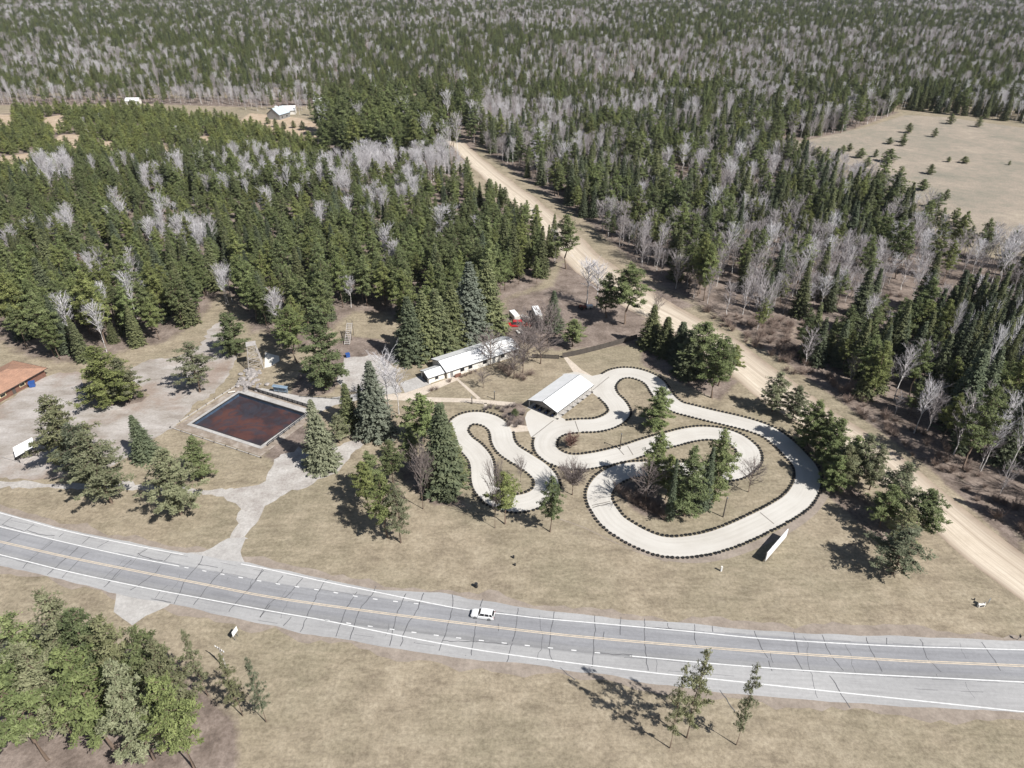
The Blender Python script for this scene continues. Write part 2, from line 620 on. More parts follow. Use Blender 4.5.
TALL_PINES = pts([(318, 132), (330, 116), (400, 110), (480, 104), (482, 120), (474, 160), (390, 168), (330, 168), (320, 150)])
RIGHT_FOREST = pts([(468, 100), (560, 97), (760, 97), (900, 112), (868, 124), (840, 134), (782, 144), (770, 152), (806, 164), (850, 182), (884, 196), (915, 214), (945, 246), (985, 258), (1024, 262), (1024 + E_, 270), (1024 + E_, 600), (1040, 556), (985, 506), (930, 455), (880, 412), (838, 386), (800, 366), (750, 336), (700, 305), (660, 286), (622, 252), (580, 216),
                    (540, 190), (486, 152)])
MEADOW = pts([(775, 148), (835, 134), (870, 126), (905, 115), (945, 117), (1024, 128), (1024 + E_, 134), (1024 + E_, 252), (1024, 246), (985, 240), (945, 220), (905, 190), (870, 172), (820, 160)])
FAR_BARE = pts([(-E_, 98), (320, 98), (322, 106), (240, 107), (150, 104), (-E_, 106)])
SAND = [pts(q) for q in ([(-60, 114), (14, 112), (18, 130), (-60, 134)], [(42, 118), (66, 114), (68, 132), (46, 132)], [(58, 135), (80, 134), (82, 155), (68, 149), (52, 149)],
                         [(-10, 158), (38, 152), (38, 164), (0, 172)], [(98, 141), (114, 141), (112, 151), (98, 151)], [(160, 145), (178, 145), (174, 157), (162, 156)], [(200, 136), (212, 136), (210, 152), (200, 152)],
                         [(236, 124), (250, 113), (300, 118), (318, 124), (316, 140), (290, 138), (262, 132)])]
OPEN_PATCH = [pts(q) for q in ([(756, 322), (800, 316), (842, 322), (850, 340), (822, 360), (785, 352)], [(874, 292), (902, 290), (910, 322), (898, 340), (878, 330)], [(922, 286), (960, 282), (1002, 294), (1024, 312), (1000, 322), (955, 312), (925, 304)],
                               [(1010, 480), (1024, 478), (1024, 520), (1000, 500)], [(648, 205), (664, 202), (668, 214), (652, 218)], [(668, 178), (690, 176), (690, 196), (672, 194)], [(715, 280), (735, 276), (745, 300), (720, 300)])]
MAINDIRT = pts([(560, 262), (600, 262), (700, 306), (620, 330), (560, 318), (548, 292)])
YARD = pts([(470, 345), (500, 322), (505, 298), (552, 286), (600, 300), (660, 330), (640, 345), (560, 352), (540, 350), (525, 345)])
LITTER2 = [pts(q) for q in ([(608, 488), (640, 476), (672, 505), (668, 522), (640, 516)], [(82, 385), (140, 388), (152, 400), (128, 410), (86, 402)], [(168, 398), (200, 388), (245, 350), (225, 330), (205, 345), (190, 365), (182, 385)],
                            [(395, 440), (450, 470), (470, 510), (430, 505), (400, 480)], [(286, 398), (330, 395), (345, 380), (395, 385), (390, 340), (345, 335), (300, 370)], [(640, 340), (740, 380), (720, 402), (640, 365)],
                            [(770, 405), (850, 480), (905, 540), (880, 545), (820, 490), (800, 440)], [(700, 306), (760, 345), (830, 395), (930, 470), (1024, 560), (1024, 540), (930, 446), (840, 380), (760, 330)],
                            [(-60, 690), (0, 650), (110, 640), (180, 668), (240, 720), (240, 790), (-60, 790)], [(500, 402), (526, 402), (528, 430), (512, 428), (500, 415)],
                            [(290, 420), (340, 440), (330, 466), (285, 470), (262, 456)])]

# ------------------------------------------------------------------ ground sheet
def axis(parts):
    out = []
    for a, b, s in parts:
        out += list(np.arange(a, b, s))
    out.append(parts[-1][1])
    return np.array(out)
gx = axis([(-9000, -1500, 500), (-1500, -420, 40), (-420, -260, 6), (-260, 200, 1.3), (200, 420, 5), (420, 1500, 40), (1500, 9000, 500)])
gy = axis([(-600, 20, 60), (20, 60, 8), (60, 330, 1.3), (330, 520, 3), (520, 760, 6), (760, 1500, 40), (1500, 12000, 600)])
GX, GY = np.meshgrid(gx, gy)
POOL = [W(193.4, 423.75), W(238.75, 394), W(304.4, 414.4), W(260.6, 445.6)]

def soft(poly, w):
    return np.clip(.5 + signed(GX, GY, poly) / (2 * w), 0, 1)
z0 = np.zeros_like(GX)
for q in (LEFT_FOREST, RIGHT_FOREST, TALL_PINES, BIRCH_BELT, FAR_BARE): z0 = np.maximum(z0, soft(q, 7))
z0 = np.maximum(z0, soft(PLANTATION, 8) * .75)
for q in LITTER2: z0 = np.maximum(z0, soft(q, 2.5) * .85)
for q in (YARD, MAINDIRT): z0 = np.maximum(z0, soft(q, 4) * .8)
z0 = np.where(GY > 760, 1, z0)
z1 = soft(MEADOW, 5)
z2 = np.zeros_like(GX)
for q in SAND: z2 = np.maximum(z2, soft(q, 4))
for q in OPEN_PATCH: z2 = np.maximum(z2, soft(q, 8) * .42)
GZ = np.zeros_like(GX)
pin = inside(GX, GY, [(p.x, p.y) for p in POOL]) | (polydist(GX, GY, [(p.x, p.y) for p in POOL]) < 1.4)
GZ[pin] = -2.6
nx, ny = len(gx), len(gy)
ii = np.arange(nx * ny).reshape(ny, nx)
F = np.stack([ii[:-1, :-1], ii[:-1, 1:], ii[1:, 1:], ii[1:, :-1]], -1).reshape(-1, 4)
gme = np_mesh('ground', np.c_[GX.ravel(), GY.ravel(), GZ.ravel()], F, [M['ground']])
ca = gme.attributes.new('zone', 'FLOAT_COLOR', 'POINT')
ca.data.foreach_set('color', np.stack([z0, z1, z2, np.ones_like(z0)], -1).astype(np.float32).ravel())
tag(link('ground', gme), kind='structure')

# ------------------------------------------------------------------ highway
def ext(P, a=120, b=120):
    P = [np.array(p[:2]) for p in P]
    d0 = P[0] - P[1]
    d1 = P[-1] - P[-2]
    return [P[0] + d0 / np.linalg.norm(d0) * a] + P + [P[-1] + d1 / np.linalg.norm(d1) * b]

YEL = [(0, 541.7), (65.6, 556.7), (140, 571.8), (205, 584.5), (270, 597), (356, 609.5), (440, 620.5), (540, 632.5), (600, 638.5), (694, 646.5), (768, 652), (900, 660.5), (1024, 666)]
HC = catmull(ext(pts(YEL)), step=2.0)
HN = normals(HC)
HT = np.c_[HN[:, 1], -HN[:, 0]]

def lateral(pxs, a=120, b=120):
    D = catmull(ext(pts(pxs), a, b), step=1.0)
    o = []
    ok = []
    for c, n, t in zip(HC, HN, HT):
        r = D - c
        al = np.abs(r @ t)
        i = np.argmin(al)
        o.append((r @ n)[i])
        ok.append(al[i] < 3)
    return np.array(o), np.array(ok)

TOP = [(0, 511.5), (65.6, 529), (140, 544.5), (190, 553.5), (240, 562), (256, 565), (326, 579), (376, 589), (440, 593.5), (483, 601), (540, 609.5), (594, 616), (694, 624.5), (768, 630.5), (868, 636), (1024, 640.5)]
BOT = [(0, 565.6), (52, 576.6), (104, 591), (172, 604.5), (270, 626), (331, 638), (431, 654.5), (512, 662.5), (574, 671), (700, 690), (860, 704), (1024, 712)]
dT, _ = lateral(TOP)
dB, _ = lateral(BOT)
dT = dT + np.convolve(NR.normal(0, .22, len(dT)), np.ones(3) / 3, 'same')
dB = dB + np.convolve(NR.normal(0, .22, len(dB)), np.ones(3) / 3, 'same')
hw = ribbon('highway', HC, dB, dT, .03, M['highway'], uvs=(.1, None, None))
hw['kind'] = 'structure'
# pavement shoulder of darker soil along the edges
for nm, dd, sgn in (('road_verge', dT, 1), ('road_verge', dB, -1)):
    w_ = 1.7 + np.convolve(NR.normal(0, 1.1, len(HC)), np.ones(4) / 4, 'same') + NR.normal(0, .25, len(HC))
    v_ = ribbon(nm, HC, dd - sgn * .2, dd + sgn * w_, .015, M['verge'])
    v_['kind'] = 'structure'

def marking(pxs, w, mat, name='lane_line', dash=None, a=0, b=0, off=0.0):
    C = catmull(ext(pts(pxs), a, b) if (a or b) else pts(pxs), step=1.0)
    if dash is None:
        ribbon(name, C, off - w / 2, off + w / 2, .038, mat, parent=hw)
        return
    L = np.r_[0, np.cumsum(np.linalg.norm(np.diff(C, axis=0), axis=1))]
    s = 0.0
    while s < L[-1]:
        q = np.linspace(s, min(s + dash[0], L[-1]), 3)
        D = np.c_[np.interp(q, L, C[:, 0]), np.interp(q, L, C[:, 1])]
        if q[-1] - q[0] > .3:
            ribbon('lane_dash', D, -w / 2, w / 2, .038, mat, parent=hw)
        s += dash[1]
marking([(0, 513), (65.6, 530.8), (140, 546.5), (183, 554.6)], .20, M['paint_white'], a=110, b=0.01)
marking([(241, 564), (270, 569.7), (326, 582), (376, 592), (440, 605.1), (469, 610), (512, 615), (540, 618.3), (594, 623), (694, 632), (768, 639), (893, 646), (1024, 650)], .23, M['paint_white'], a=0.01, b=110)
marking([(0, 526.7), (65.6, 542.5), (130, 556.7), (179, 566.2)], .23, M['paint_white'], a=110, b=0.01)
marking([(184.5, 567.4), (268, 582.4), (325, 591), (370, 598.5), (424, 604.5)], .23, M['paint_white'], dash=(1.0, 4.35))
marking(YEL, .17, M['paint_yellow'], 'centre_line', a=110, b=110, off=.17)
marking(YEL, .17, M['paint_yellow'], 'centre_line', a=110, b=110, off=-.17)
marking([(0, 554.7), (65.6, 571), (140, 586.8), (200, 598), (270, 611), (326, 620.7), (386, 633), (446, 644.5), (512, 655), (637, 671), (760, 684)], .23, M['paint_white'], a=110, b=60)
marking([(325, 620), (371, 626.5), (418, 633), (465, 638.8), (536, 646.5), (614, 654.5)], .23, M['paint_white'], dash=(1.0, 4.5))
marking([(632, 656.2), (700, 662.5), (768, 668), (860, 674), (1000, 681)], .23, M['paint_white'], a=.01, b=110)

def zz(o, k, l):
    return [[(o[0] + x / k, o[1] + y / k) for x, y in c] for c in l]
CR = zz((0, 500), 7.314, [[(90, 125), (20, 180)], [(150, 250), (50, 310)], [(250, 175), (180, 230)], [(385, 305), (220, 440), (165, 500)], [(470, 235), (430, 270)], [(570, 350), (410, 490), (345, 545)], [(660, 270), (600, 320)], [(650, 380), (600, 420), (510, 510), (450, 570)], [(800, 295), (710, 350)], [(960, 440), (880, 510), (820, 580), (760, 640)], [(15, 180), (130, 215), (180, 235)], [(200, 220), (300, 255), (400, 262)]])
CR += zz((130, 530), 7.314, [[(130, 140), (50, 180)], [(300, 175), (250, 230)], [(225, 260), (165, 330), (60, 405), (0, 440)], [(530, 190), (515, 240), (410, 360), (370, 450), (320, 540)], [(680, 290), (580, 400), (510, 490), (465, 550)], [(975, 295), (860, 440), (770, 540), (720, 600)], [(1024, 550), (950, 640)], [(60, 170), (110, 200), (240, 225)], [(500, 250), (640, 275)], [(150, 505), (300, 530)]])
CR += zz((256, 482), 4, [[(25, 350), (0, 390)], [(185, 385), (120, 460), (70, 470), (15, 540)], [(290, 390), (270, 405), (215, 510), (180, 600)], [(405, 440), (360, 510), (320, 620)], [(480, 415), (470, 440), (440, 480), (415, 510), (375, 630)], [(600, 445), (560, 540), (535, 655)], [(670, 445), (635, 530), (605, 570), (575, 660)], [(785, 450), (788, 490), (760, 600), (730, 675)], [(905, 470), (898, 500)], [(880, 555), (860, 695)], [(970, 570), (970, 600)], [(1024, 645), (1005, 720)], [(110, 375), (80, 410)], [(745, 635), (900, 640), (1010, 650)], [(140, 540), (110, 575)]])
CR += zz((512, 482), 4, [[(25, 505), (10, 610), (0, 640)], [(170, 520), (155, 600), (150, 680), (165, 720)], [(330, 535), (330, 620), (320, 740)], [(530, 545), (530, 640), (545, 755)], [(730, 570), (730, 630), (745, 660)], [(970, 595), (1000, 670), (1024, 705)], [(435, 540), (432, 610)], [(330, 680), (400, 690), (480, 692)], [(625, 565), (630, 590)], [(800, 575), (803, 600)], [(535, 580), (640, 590)], [(365, 600), (365, 632)]])
CR += zz((768, 482), 4, [[(100, 600), (125, 690)], [(215, 610), (250, 690), (300, 755)], [(390, 620), (410, 670), (455, 757)], [(610, 630), (635, 700), (690, 757)], [(855, 640), (905, 715), (930, 757)], [(0, 715), (15, 757)], [(105, 695), (140, 755)], [(475, 625), (475, 650)]])
CR += [[(720, 690), (735, 712)], [(830, 676), (850, 708)], [(560, 668), (575, 680)]]
crb = MB()
for c in CR:
    C = catmull(pts(c), step=.8)
    C = C + NR.normal(0, .07, C.shape)
    Nn = normals(C)
    wv = .055 + .035 * NR.random(len(C))
    A = C + Nn * wv[:, None]
    Bq = C - Nn * wv[:, None]
    for i in range(len(C) - 1):
        f = crb.face([(*A[i], .034), (*A[i + 1], .034), (*Bq[i + 1], .034), (*Bq[i], .034)])
hs = np.r_[0, np.cumsum(np.linalg.norm(np.diff(HC, axis=0), axis=1))]
for k in range(46):                       # finer unsealed cracks between the sealed ones
    i = int(NR.integers(20, len(HC) - 20))
    a0, a1 = sorted(NR.uniform(dB[i] + .3, dT[i] - .3, 2))
    q = np.linspace(a0, a1, max(4, int((a1 - a0) / .7)))
    C = HC[i] + HN[i] * q[:, None] + HT[i] * (np.cumsum(NR.normal(0, .22, len(q))))[:, None]
    Nn = normals(C) * NR.uniform(.025, .05)
    for j in range(len(C) - 1):
        crb.face([(*(C + Nn)[j], .034), (*(C + Nn)[j + 1], .034), (*(C - Nn)[j + 1], .034), (*(C - Nn)[j], .034)])
for off in (-3.75, 3.75, 6.2, -5.9):      # worn joints between lane and shoulder
    for i in range(20, len(HC) - 22, 2):
        if NR.random() < .3 and dB[i] + .5 < off < dT[i] - .5:
            A_ = HC[i] + HN[i] * (off + NR.normal(0, .06)); B_ = HC[i + 2] + HN[i + 2] * (off + NR.normal(0, .06))
            n_ = HN[i] * .03
            crb.face([(*(A_ + n_), .0345), (*(B_ + n_), .0345), (*(B_ - n_), .0345), (*(A_ - n_), .0345)])
crb.build('crack_seal', M['seal'], hw)

# ------------------------------------------------------------------ side roads, lot, paths
sheet('driveway_apron', pts([(183, 553.5), (205, 551), (228, 538), (246, 538), (241, 551), (243, 560), (246, 566), (186, 556)]), .022, M['deck_grey'], jitter=.12)
sheet('driveway_apron', pts([(106, 589), (116, 592), (115, 612), (132, 626), (146, 616), (168, 606), (172, 603), (140, 596)]), .022, M['deck_grey'], jitter=.12)
sheet('gravel_driveway', pts([(228, 540), (240, 524), (238, 508), (226, 499), (204, 494), (198, 489), (238, 489), (258, 484), (270, 468), (278, 456), (300, 448), (322, 456), (340, 446), (356, 438), (364, 444), (350, 458), (334, 474), (306, 486), (284, 494), (264, 508), (252, 524), (246, 540)]), .012, M['drive'], jitter=.4)
sheet('parking_lot', pts([(-60, 432), (0, 405), (40, 379), (60, 372), (84, 372), (82, 392), (90, 408), (135, 404), (150, 396), (136, 384), (130, 368), (150, 359), (175, 358), (200, 345), (212, 326), (222, 318), (228, 330), (240, 352),
                          (226, 380), (208, 398), (196, 402), (178, 424), (162, 434), (115, 465), (72, 477), (40, 480), (0, 478), (-60, 470)]), .012, M['lot'], jitter=.35)
sheet('gravel_track', pts([(-60, 478), (0, 480), (60, 484), (120, 482), (205, 489), (200, 496), (120, 489), (0, 488), (-60, 488)]), .009, M['drive'], jitter=.3)
for q in ([(400, 383), (426, 373.5), (431, 384), (405, 393)],):
    sheet('entrance_pad', pts(q), .02, M['deck_grey'])
sheet('footpath', pts([(404, 393), (431, 384.5), (448, 378.5), (458, 376), (458, 380), (432, 391), (420, 397), (470, 398.5), (515, 402.5), (515, 406.5), (470, 402.5), (416, 401.5), (395, 400), (370, 402), (372, 396)]), .018, M['pale_path'])
sheet('footpath', pts([(455.5, 379), (458, 378.5), (481, 398.5), (477, 399)]), .021, M['pale_path'])
sheet('footpath', pts([(562, 355), (565, 355), (582, 370), (594, 377), (588, 382), (574, 373)]), .018, M['pale_path'])
sheet('footpath', pts([(484, 403), (487, 403), (486.5, 411), (483.5, 411)]), .018, M['pale_path'])
sheet('pool_walkway', pts([(248, 391), (262, 388), (300, 396), (330, 398), (372, 391), (398, 384), (402, 392), (374, 397), (335, 405), (320, 412), (308, 413)]), .016, M['deck_grey'])
sheet('gravel_yard', pts([(345, 358), (378, 355), (392, 366), (398, 384), (372, 390), (345, 392), (336, 380)]), .010, M['drive'], jitter=.3)

# dirt road
DR = [(418, 112), (436, 122), (452, 138), (470, 156), (500, 182), (530, 206), (562, 238), (592, 266), (640, 300), (680, 322), (735, 358), (790, 400), (850, 440), (920, 494), (980, 545), (1024, 578), (1080, 622)]
DC = catmull(pts(DR), step=2.0)
dw = np.interp(DC[:, 1], [90, 130, 200, 300, 480], [6.0, 6.6, 8.5, 9.0, 6.0])
dw = dw * (1 + .06 * np.sin(np.arange(len(DC)) * .35))
dr = ribbon('dirt_road', DC, -dw, dw, .02, M['dirt'], uvs=(.1, 0.0, 1.0))
dr['kind'] = 'structure'

# ------------------------------------------------------------------ kart track
MAIN = [(580.6, 425.8), (597, 425), (611, 420.5), (619.5, 412.5), (616, 403.5), (608, 395), (605, 386), (610, 378), (619, 373.5), (632, 373), (646, 377), (655, 383), (661, 392), (668, 400.5), (677.5, 407), (690, 410.5), (712, 416), (734, 421), (754, 426.5), (770, 433), (784, 443.5), (796, 455.5), (805.5, 467), (808, 478.5), (805, 489.5), (796, 501.5), (778.5, 513), (756, 524.5), (734, 534.5), (712, 542),
        (690, 546), (673, 547), (658, 545), (642, 539), (627, 531), (614, 522), (606, 512), (600, 502), (599, 494), (601.5, 487), (608, 479.5), (618, 473.5), (630, 470), (645, 469), (665, 469), (690, 470.5), (712, 472.5), (731, 472), (743, 466), (749, 458), (748, 450), (744, 445.5), (736, 439.5), (724, 435), (706.6, 433), (690, 434.5), (669.4, 439.6), (650, 445), (629, 452), (612, 456.5),
        (595, 460), (578.5, 462), (566, 461), (555, 457), (547, 450.6), (545, 442), (550, 433.5), (562, 428)]
LOOP = [(456.6, 431.5), (460.5, 423), (468, 418.8), (478, 417.8), (490, 420.8), (498, 426.5), (501.5, 433), (503, 441), (509, 450), (524, 459.8), (537, 468.5), (545.5, 478), (546.5, 487), (541, 495.5), (530, 501), (517, 503.5), (505, 502), (494, 496.5), (487, 489), (483.5, 480), (482.5, 468), (480, 458.5), (472, 448.5), (462.5, 441)]
MC = catmull(pts(MAIN), True, 1.0)
LC = catmull(pts(LOOP), True, 1.0)
HWID = 2.95
o = ribbon('kart_track', MC, -HWID, HWID, .030, M['track'], True, (.1, 0.0, 1.0)); o['kind'] = 'structure'
o = ribbon('kart_track', LC, -HWID, HWID, .026, M['track'], True, (.1, 0.0, 1.0)); o['kind'] = 'structure'
PADS = [pts([(531, 437), (527, 427), (525, 418), (527, 412.5), (533, 408), (557, 415), (566, 420), (561, 425), (545, 438)]),
        pts([(576, 372), (592, 376), (606, 373), (612, 378), (608, 392), (600, 399), (590, 391), (580, 386), (562, 374)]),
        pts([(505, 427), (508, 424), (527, 426), (529, 431), (508, 433)])]
for q in PADS[:2]:
    sheet('pit_pad', q, .022, M['track'])
sheet('pit_crossing', PADS[2], .018, M['pale_path'])
jb = MB()
def strip(a, b, w, z):
    a, b = W(*a), W(*b)
    d = (b - a).normalized()
    n = Vector((-d.y, d.x, 0)) * w / 2
    jb.face([(a + n).xy[:] + (z,), (b + n).xy[:] + (z,), (b - n).xy[:] + (z,), (a - n).xy[:] + (z,)])
for a, b in (((531.5, 437.5), (553.5, 420.5)), ((591, 391.5), (609, 377)), ((575, 421.2), (578.8, 431.8)), ((760, 512.5), (774, 524)), ((592, 505.5), (610, 501.5)), ((592.5, 507.5), (611, 503)), ((617, 447), (624, 455)), ((627.5, 446), (633, 455))):  # joints across the lane; the last two strips are painted pole shadows
    strip(a, b, .22, .036)
jo = jb.build('joint_and_pole_shadow', M['joint_shadow'], o)

# gravel strip beside the outer bend
NMC = normals(MC, True)
ga = [i for i in range(len(MC)) if (project(MC[i][0], MC[i][1], 0)[1] > 487 and project(MC[i][0], MC[i][1], 0)[0] > 598)]
GC = catmull(pts([(590, 508), (604, 525), (626, 541), (655, 555), (690, 560), (720, 557), (752, 547), (786, 531), (812, 512), (826, 494)]), step=1.0)
o = ribbon('gravel_verge', GC, -.9, 1.1, .014, M['verge']); o['kind'] = 'structure'
GC = catmull(pts([(560, 519), (585, 528), (610, 540), (640, 553), (668, 562)]), step=1.0)
o = ribbon('drain_line', GC, -.12, .12, .012, M['verge']); o['kind'] = 'structure'

# tyres
def tyre_mesh(ro=.38, ri=.19, h=.30):
    V = []
    Fq = []
    prof = [(ri, .02), (ri + .03, 0), (ro - .05, 0), (ro, .05), (ro, h - .05), (ro - .05, h), (ri + .03, h), (ri, h - .02), (ri + .05, h / 2)]
    n = 16
    for i in range(n):
        a = 2 * math.pi * i / n
        for r, z in prof:
            V.append((r * math.cos(a), r * math.sin(a), z))
    k = len(prof)
    for i in range(n):
        for j in range(k):
            Fq.append((i * k + j, ((i + 1) % n) * k + j, ((i + 1) % n) * k + (j + 1) % k, i * k + (j + 1) % k))
    return np_mesh('tyre', V, Fq, [M['rubber']])
TYRE = tyre_mesh()
cand = []
for C in (MC, LC):
    Nn = normals(C, True)
    for sgn in (-1, 1):
        E = C + Nn * (sgn * (HWID + .42))
        q = np.vstack([E, E[:1]])
        L = np.r_[0, np.cumsum(np.linalg.norm(np.diff(q, axis=0), axis=1))]
        for s in np.arange(0, L[-1], 1.10):
            cand.append((np.interp(s, L, q[:, 0]), np.interp(s, L, q[:, 1])))
cand = np.array(cand)
dm = np.sqrt(((cand[:, None, :] - MC[None]) ** 2).sum(-1)).min(1)
dl = np.sqrt(((cand[:, None, :] - LC[None]) ** 2).sum(-1)).min(1)
keep = (dm > HWID + .3) & (dl > HWID + .3)
for q in PADS:
    keep &= ~inside(cand[:, 0], cand[:, 1], [(p.x, p.y) for p in q])
cand = cand[keep]
kept = []
for c in cand:
    if all((c[0] - k[0]) ** 2 + (c[1] - k[1]) ** 2 > .62 for k in kept[-400:]):
        kept.append(c)
kept.sort(key=lambda c: c[1])
NEAR_T = 298
for i, c in enumerate(kept[:NEAR_T]):
    t = link('tyre', TYRE, None, (c[0] + RND.gauss(0, .04), c[1] + RND.gauss(0, .04), .0))
    t.rotation_euler = (RND.gauss(0, .04), RND.gauss(0, .04), RND.random() * 6)
    sc = RND.uniform(.92, 1.08)
    t.scale = (sc, sc, sc)
    tag(t, 'black tyre lying flat in the row edging the pale kart track', 'tyre', 'tyres lining the near bends of the kart track')
tv = np.zeros(len(TYRE.vertices) * 3, np.float32); TYRE.vertices.foreach_get('co', tv); tv = tv.reshape(-1, 3)
tf = np.array([list(p.vertices) for p in TYRE.polygons])
VV, FF = [], []
for i, c in enumerate(kept[NEAR_T:]):
    VV.append(tv * RND.uniform(.92, 1.08) + np.array([c[0], c[1], 0]))
    FF.append(tf + i * len(tv))
if VV:
    tag(link('tyre_rows', np_mesh('tyre_rows', np.vstack(VV), np.vstack(FF), [M['rubber']])), 'rows of black tyres edging the far bends of the kart track', 'tyres', kind='stuff')

# ------------------------------------------------------------------ pool
PC = sum(POOL, Vector()) / 4
def grow(P, d):
    c = sum(P, Vector()) / len(P)
    out = []
    n = len(P)
    for i in range(n):
        a, b, e = P[i - 1], P[i], P[(i + 1) % n]
        u, v = (b - a).normalized(), (e - b).normalized()
        nu, nv = Vector((u.y, -u.x, 0)), Vector((v.y, -v.x, 0))
        if nu.dot(b - c) < 0: nu.negate()
        if nv.dot(b - c) < 0: nv.negate()
        k = nu + nv
        out.append(b + k * (d / (1 + nu.dot(nv))))
    return out
pool = empty('boat_pond', PC, 'concrete rimmed square pond with murky red brown water', 'pond')
def ring(P0, P1, z0_, z1_, mb):
    n = len(P0)
    for i in range(n):
        j = (i + 1) % n
        mb.face([(P0[i].x - PC.x, P0[i].y - PC.y, z0_), (P0[j].x - PC.x, P0[j].y - PC.y, z0_), (P1[j].x - PC.x, P1[j].y - PC.y, z1_), (P1[i].x - PC.x, P1[i].y - PC.y, z1_)])
mb = MB()
ring(POOL, grow(POOL, 1.25), .16, .16, mb)
ring(grow(POOL, 1.25), grow(POOL, 1.25), .16, .05, mb)
mb.build('rim', M['deck_grey'], pool)
mb = MB()
ring(grow(POOL, 1.25), grow(POOL, 3.5), .05, .05, mb)
ring(grow(POOL, 3.5), grow(POOL, 3.5), .05, -.1, mb)
mb.build('apron', M['apron'], pool)
mb = MB()
ring(POOL, POOL, .16, -2.2, mb)
mb.build('inner_wall', M['poolwall'], pool)
mb = MB()
mb.face([(p.x - PC.x, p.y - PC.y, -.75) for p in grow(POOL, .05)])
mb.build('water', M['murk'], pool)
mb = MB()
ring(grow(POOL, -.02), grow(POOL, .28), .20, .20, mb)
ring(grow(POOL, -.02), grow(POOL, -.02), .20, .02, mb)
mb.build('coping', M['dark'], pool)
# low timber edging round the pond
G5 = grow(POOL, 4.2)
for i in (3, 0):
    a, b = G5[i], G5[(i + 1) % 4]
    c = (a + b) / 2
    e = empty('timber_edging', c, 'low grey timber edging along the %s of the murky pond' % ('roadside rim' if i == 3 else 'gravel lot side'), 'edging')
    MB().bar(a - c + Vector((0, 0, .16)), b - c + Vector((0, 0, .16)), .22, .3).build('beam', M['wood_grey'], e)
    m_ = MB()
    for k in range(9):
        q = a + (b - a) * (k / 8) - c
        m_.box((q.x, q.y, .2), (.28, .28, .45))
    m_.build('stake', M['wood_dark'], e)

def railing(name, a, b, h, n, label, rails=2, mat='dark', w=.09):
    c = (a + b) / 2
    e = empty(name, c, label, 'railing')
    for k in range(n):
        q = a + (b - a) * (k / (n - 1)) - c
        MB().box((q.x, q.y, h / 2), (w, w, h)).build('post', M[mat], e)
    for r in range(rails):
        z = h * (r + 1) / rails - .04
        MB().bar(a - c + Vector((0, 0, z)), b - c + Vector((0, 0, z)), w * .8).build('rail', M[mat], e)
    return e
railing('railing', W(249, 389.5), W(308, 407.5), 1.15, 13, 'dark railing along the walkway behind the far rim of the murky pond', 3, w=.22)
dk = empty('dock', W(277, 400), 'raised pale dock along the far rim of the murky pond', 'dock')
a_, b_ = W(242, 392.5) - dk.location, W(307, 412.5) - dk.location
n_ = (b_ - a_).normalized(); n_ = Vector((-n_.y, n_.x, 0)) * .95
MB().slab([(a_ - n_).xy[:] + (.55,), (b_ - n_).xy[:] + (.55,), (b_ + n_).xy[:] + (.55,), (a_ + n_).xy[:] + (.55,)], .14).build('decking', M['deck_grey'], dk)
for k in range(8):
    for sg in (-.8, .8):
        q_ = a_ + (b_ - a_) * ((k + .3) / 7.6) + n_ * sg
        MB().box((q_.x, q_.y, .2), (.2, .2, .42)).build('pile', M['wood_dark'], dk)
railing('railing', W(310, 414), W(268, 446), 1.0, 9, 'thin dark railing along the right rim of the murky pond', 2, 'dark', w=.13)
tw_ = empty('lattice_tower', W(256, 367), 'pale timber lattice tower over the dry rock cascade', 'tower', rz=R(20))
hh_ = 8.5
def leg_at(sx, sy, z): return Vector((sx * (2.3 - 1.1 * z / hh_), sy * (2.3 - 1.1 * z / hh_), z))
for sx in (-1, 1):
    for sy in (-1, 1):
        MB().bar(leg_at(sx, sy, 0), leg_at(sx, sy, hh_), .17).build('leg', M['wood_grey'], tw_)
for k in range(4):
    z0_, z1_ = hh_ * k / 4 + .2, hh_ * (k + 1) / 4
    for (a1, b1) in (((-1, -1), (1, -1)), ((1, -1), (1, 1)), ((1, 1), (-1, 1)), ((-1, 1), (-1, -1))):
        MB().bar(leg_at(*a1, z0_), leg_at(*b1, z1_), .08).bar(leg_at(*b1, z0_), leg_at(*a1, z1_), .08).bar(leg_at(*a1, z1_), leg_at(*b1, z1_), .11).build('brace', M['wood_grey'], tw_)
MB().box((0, 0, hh_ + .1), (3.0, 3.0, .18)).build('platform', M['wood_grey'], tw_)
railing('railing', W(300, 397), W(345, 400), .9, 8, 'low dark railing beside the grey walkway past the pond', 2)
# ticket stand frame with canvas
ts = empty('canopy_stand', W(281, 393), 'blue grey canvas stand on posts behind the murky pond', 'stand', rz=R(-14))
for x in (-2.2, -.7, .8, 2.2):
    MB().cyl((x, 0, 0), (x, 0, 2.3), .06).build('post', M['steel'], ts)
MB().box((0, .1, 1.45), (4.9, .12, 2.0), bev=.02).build('canvas', M['bluegrey'], ts)
MB().slab([(-2.5, -.5, 2.25), (2.5, -.5, 2.25), (2.5, .6, 2.45), (-2.5, .6, 2.45)], .08).build('awning', M['bluegrey'], ts)
b_ = empty('bench', W(232, 393), 'small white bench at the far left corner of the murky pond', 'bench', rz=R(20))
MB().box((0, 0, .45), (2.0, .6, .1), bev=.02).build('seat', M['white_wall'], b_)
for x in (-.8, .8):
    MB().box((x, 0, .2), (.12, .5, .4)).build('leg', M['dark'], b_)

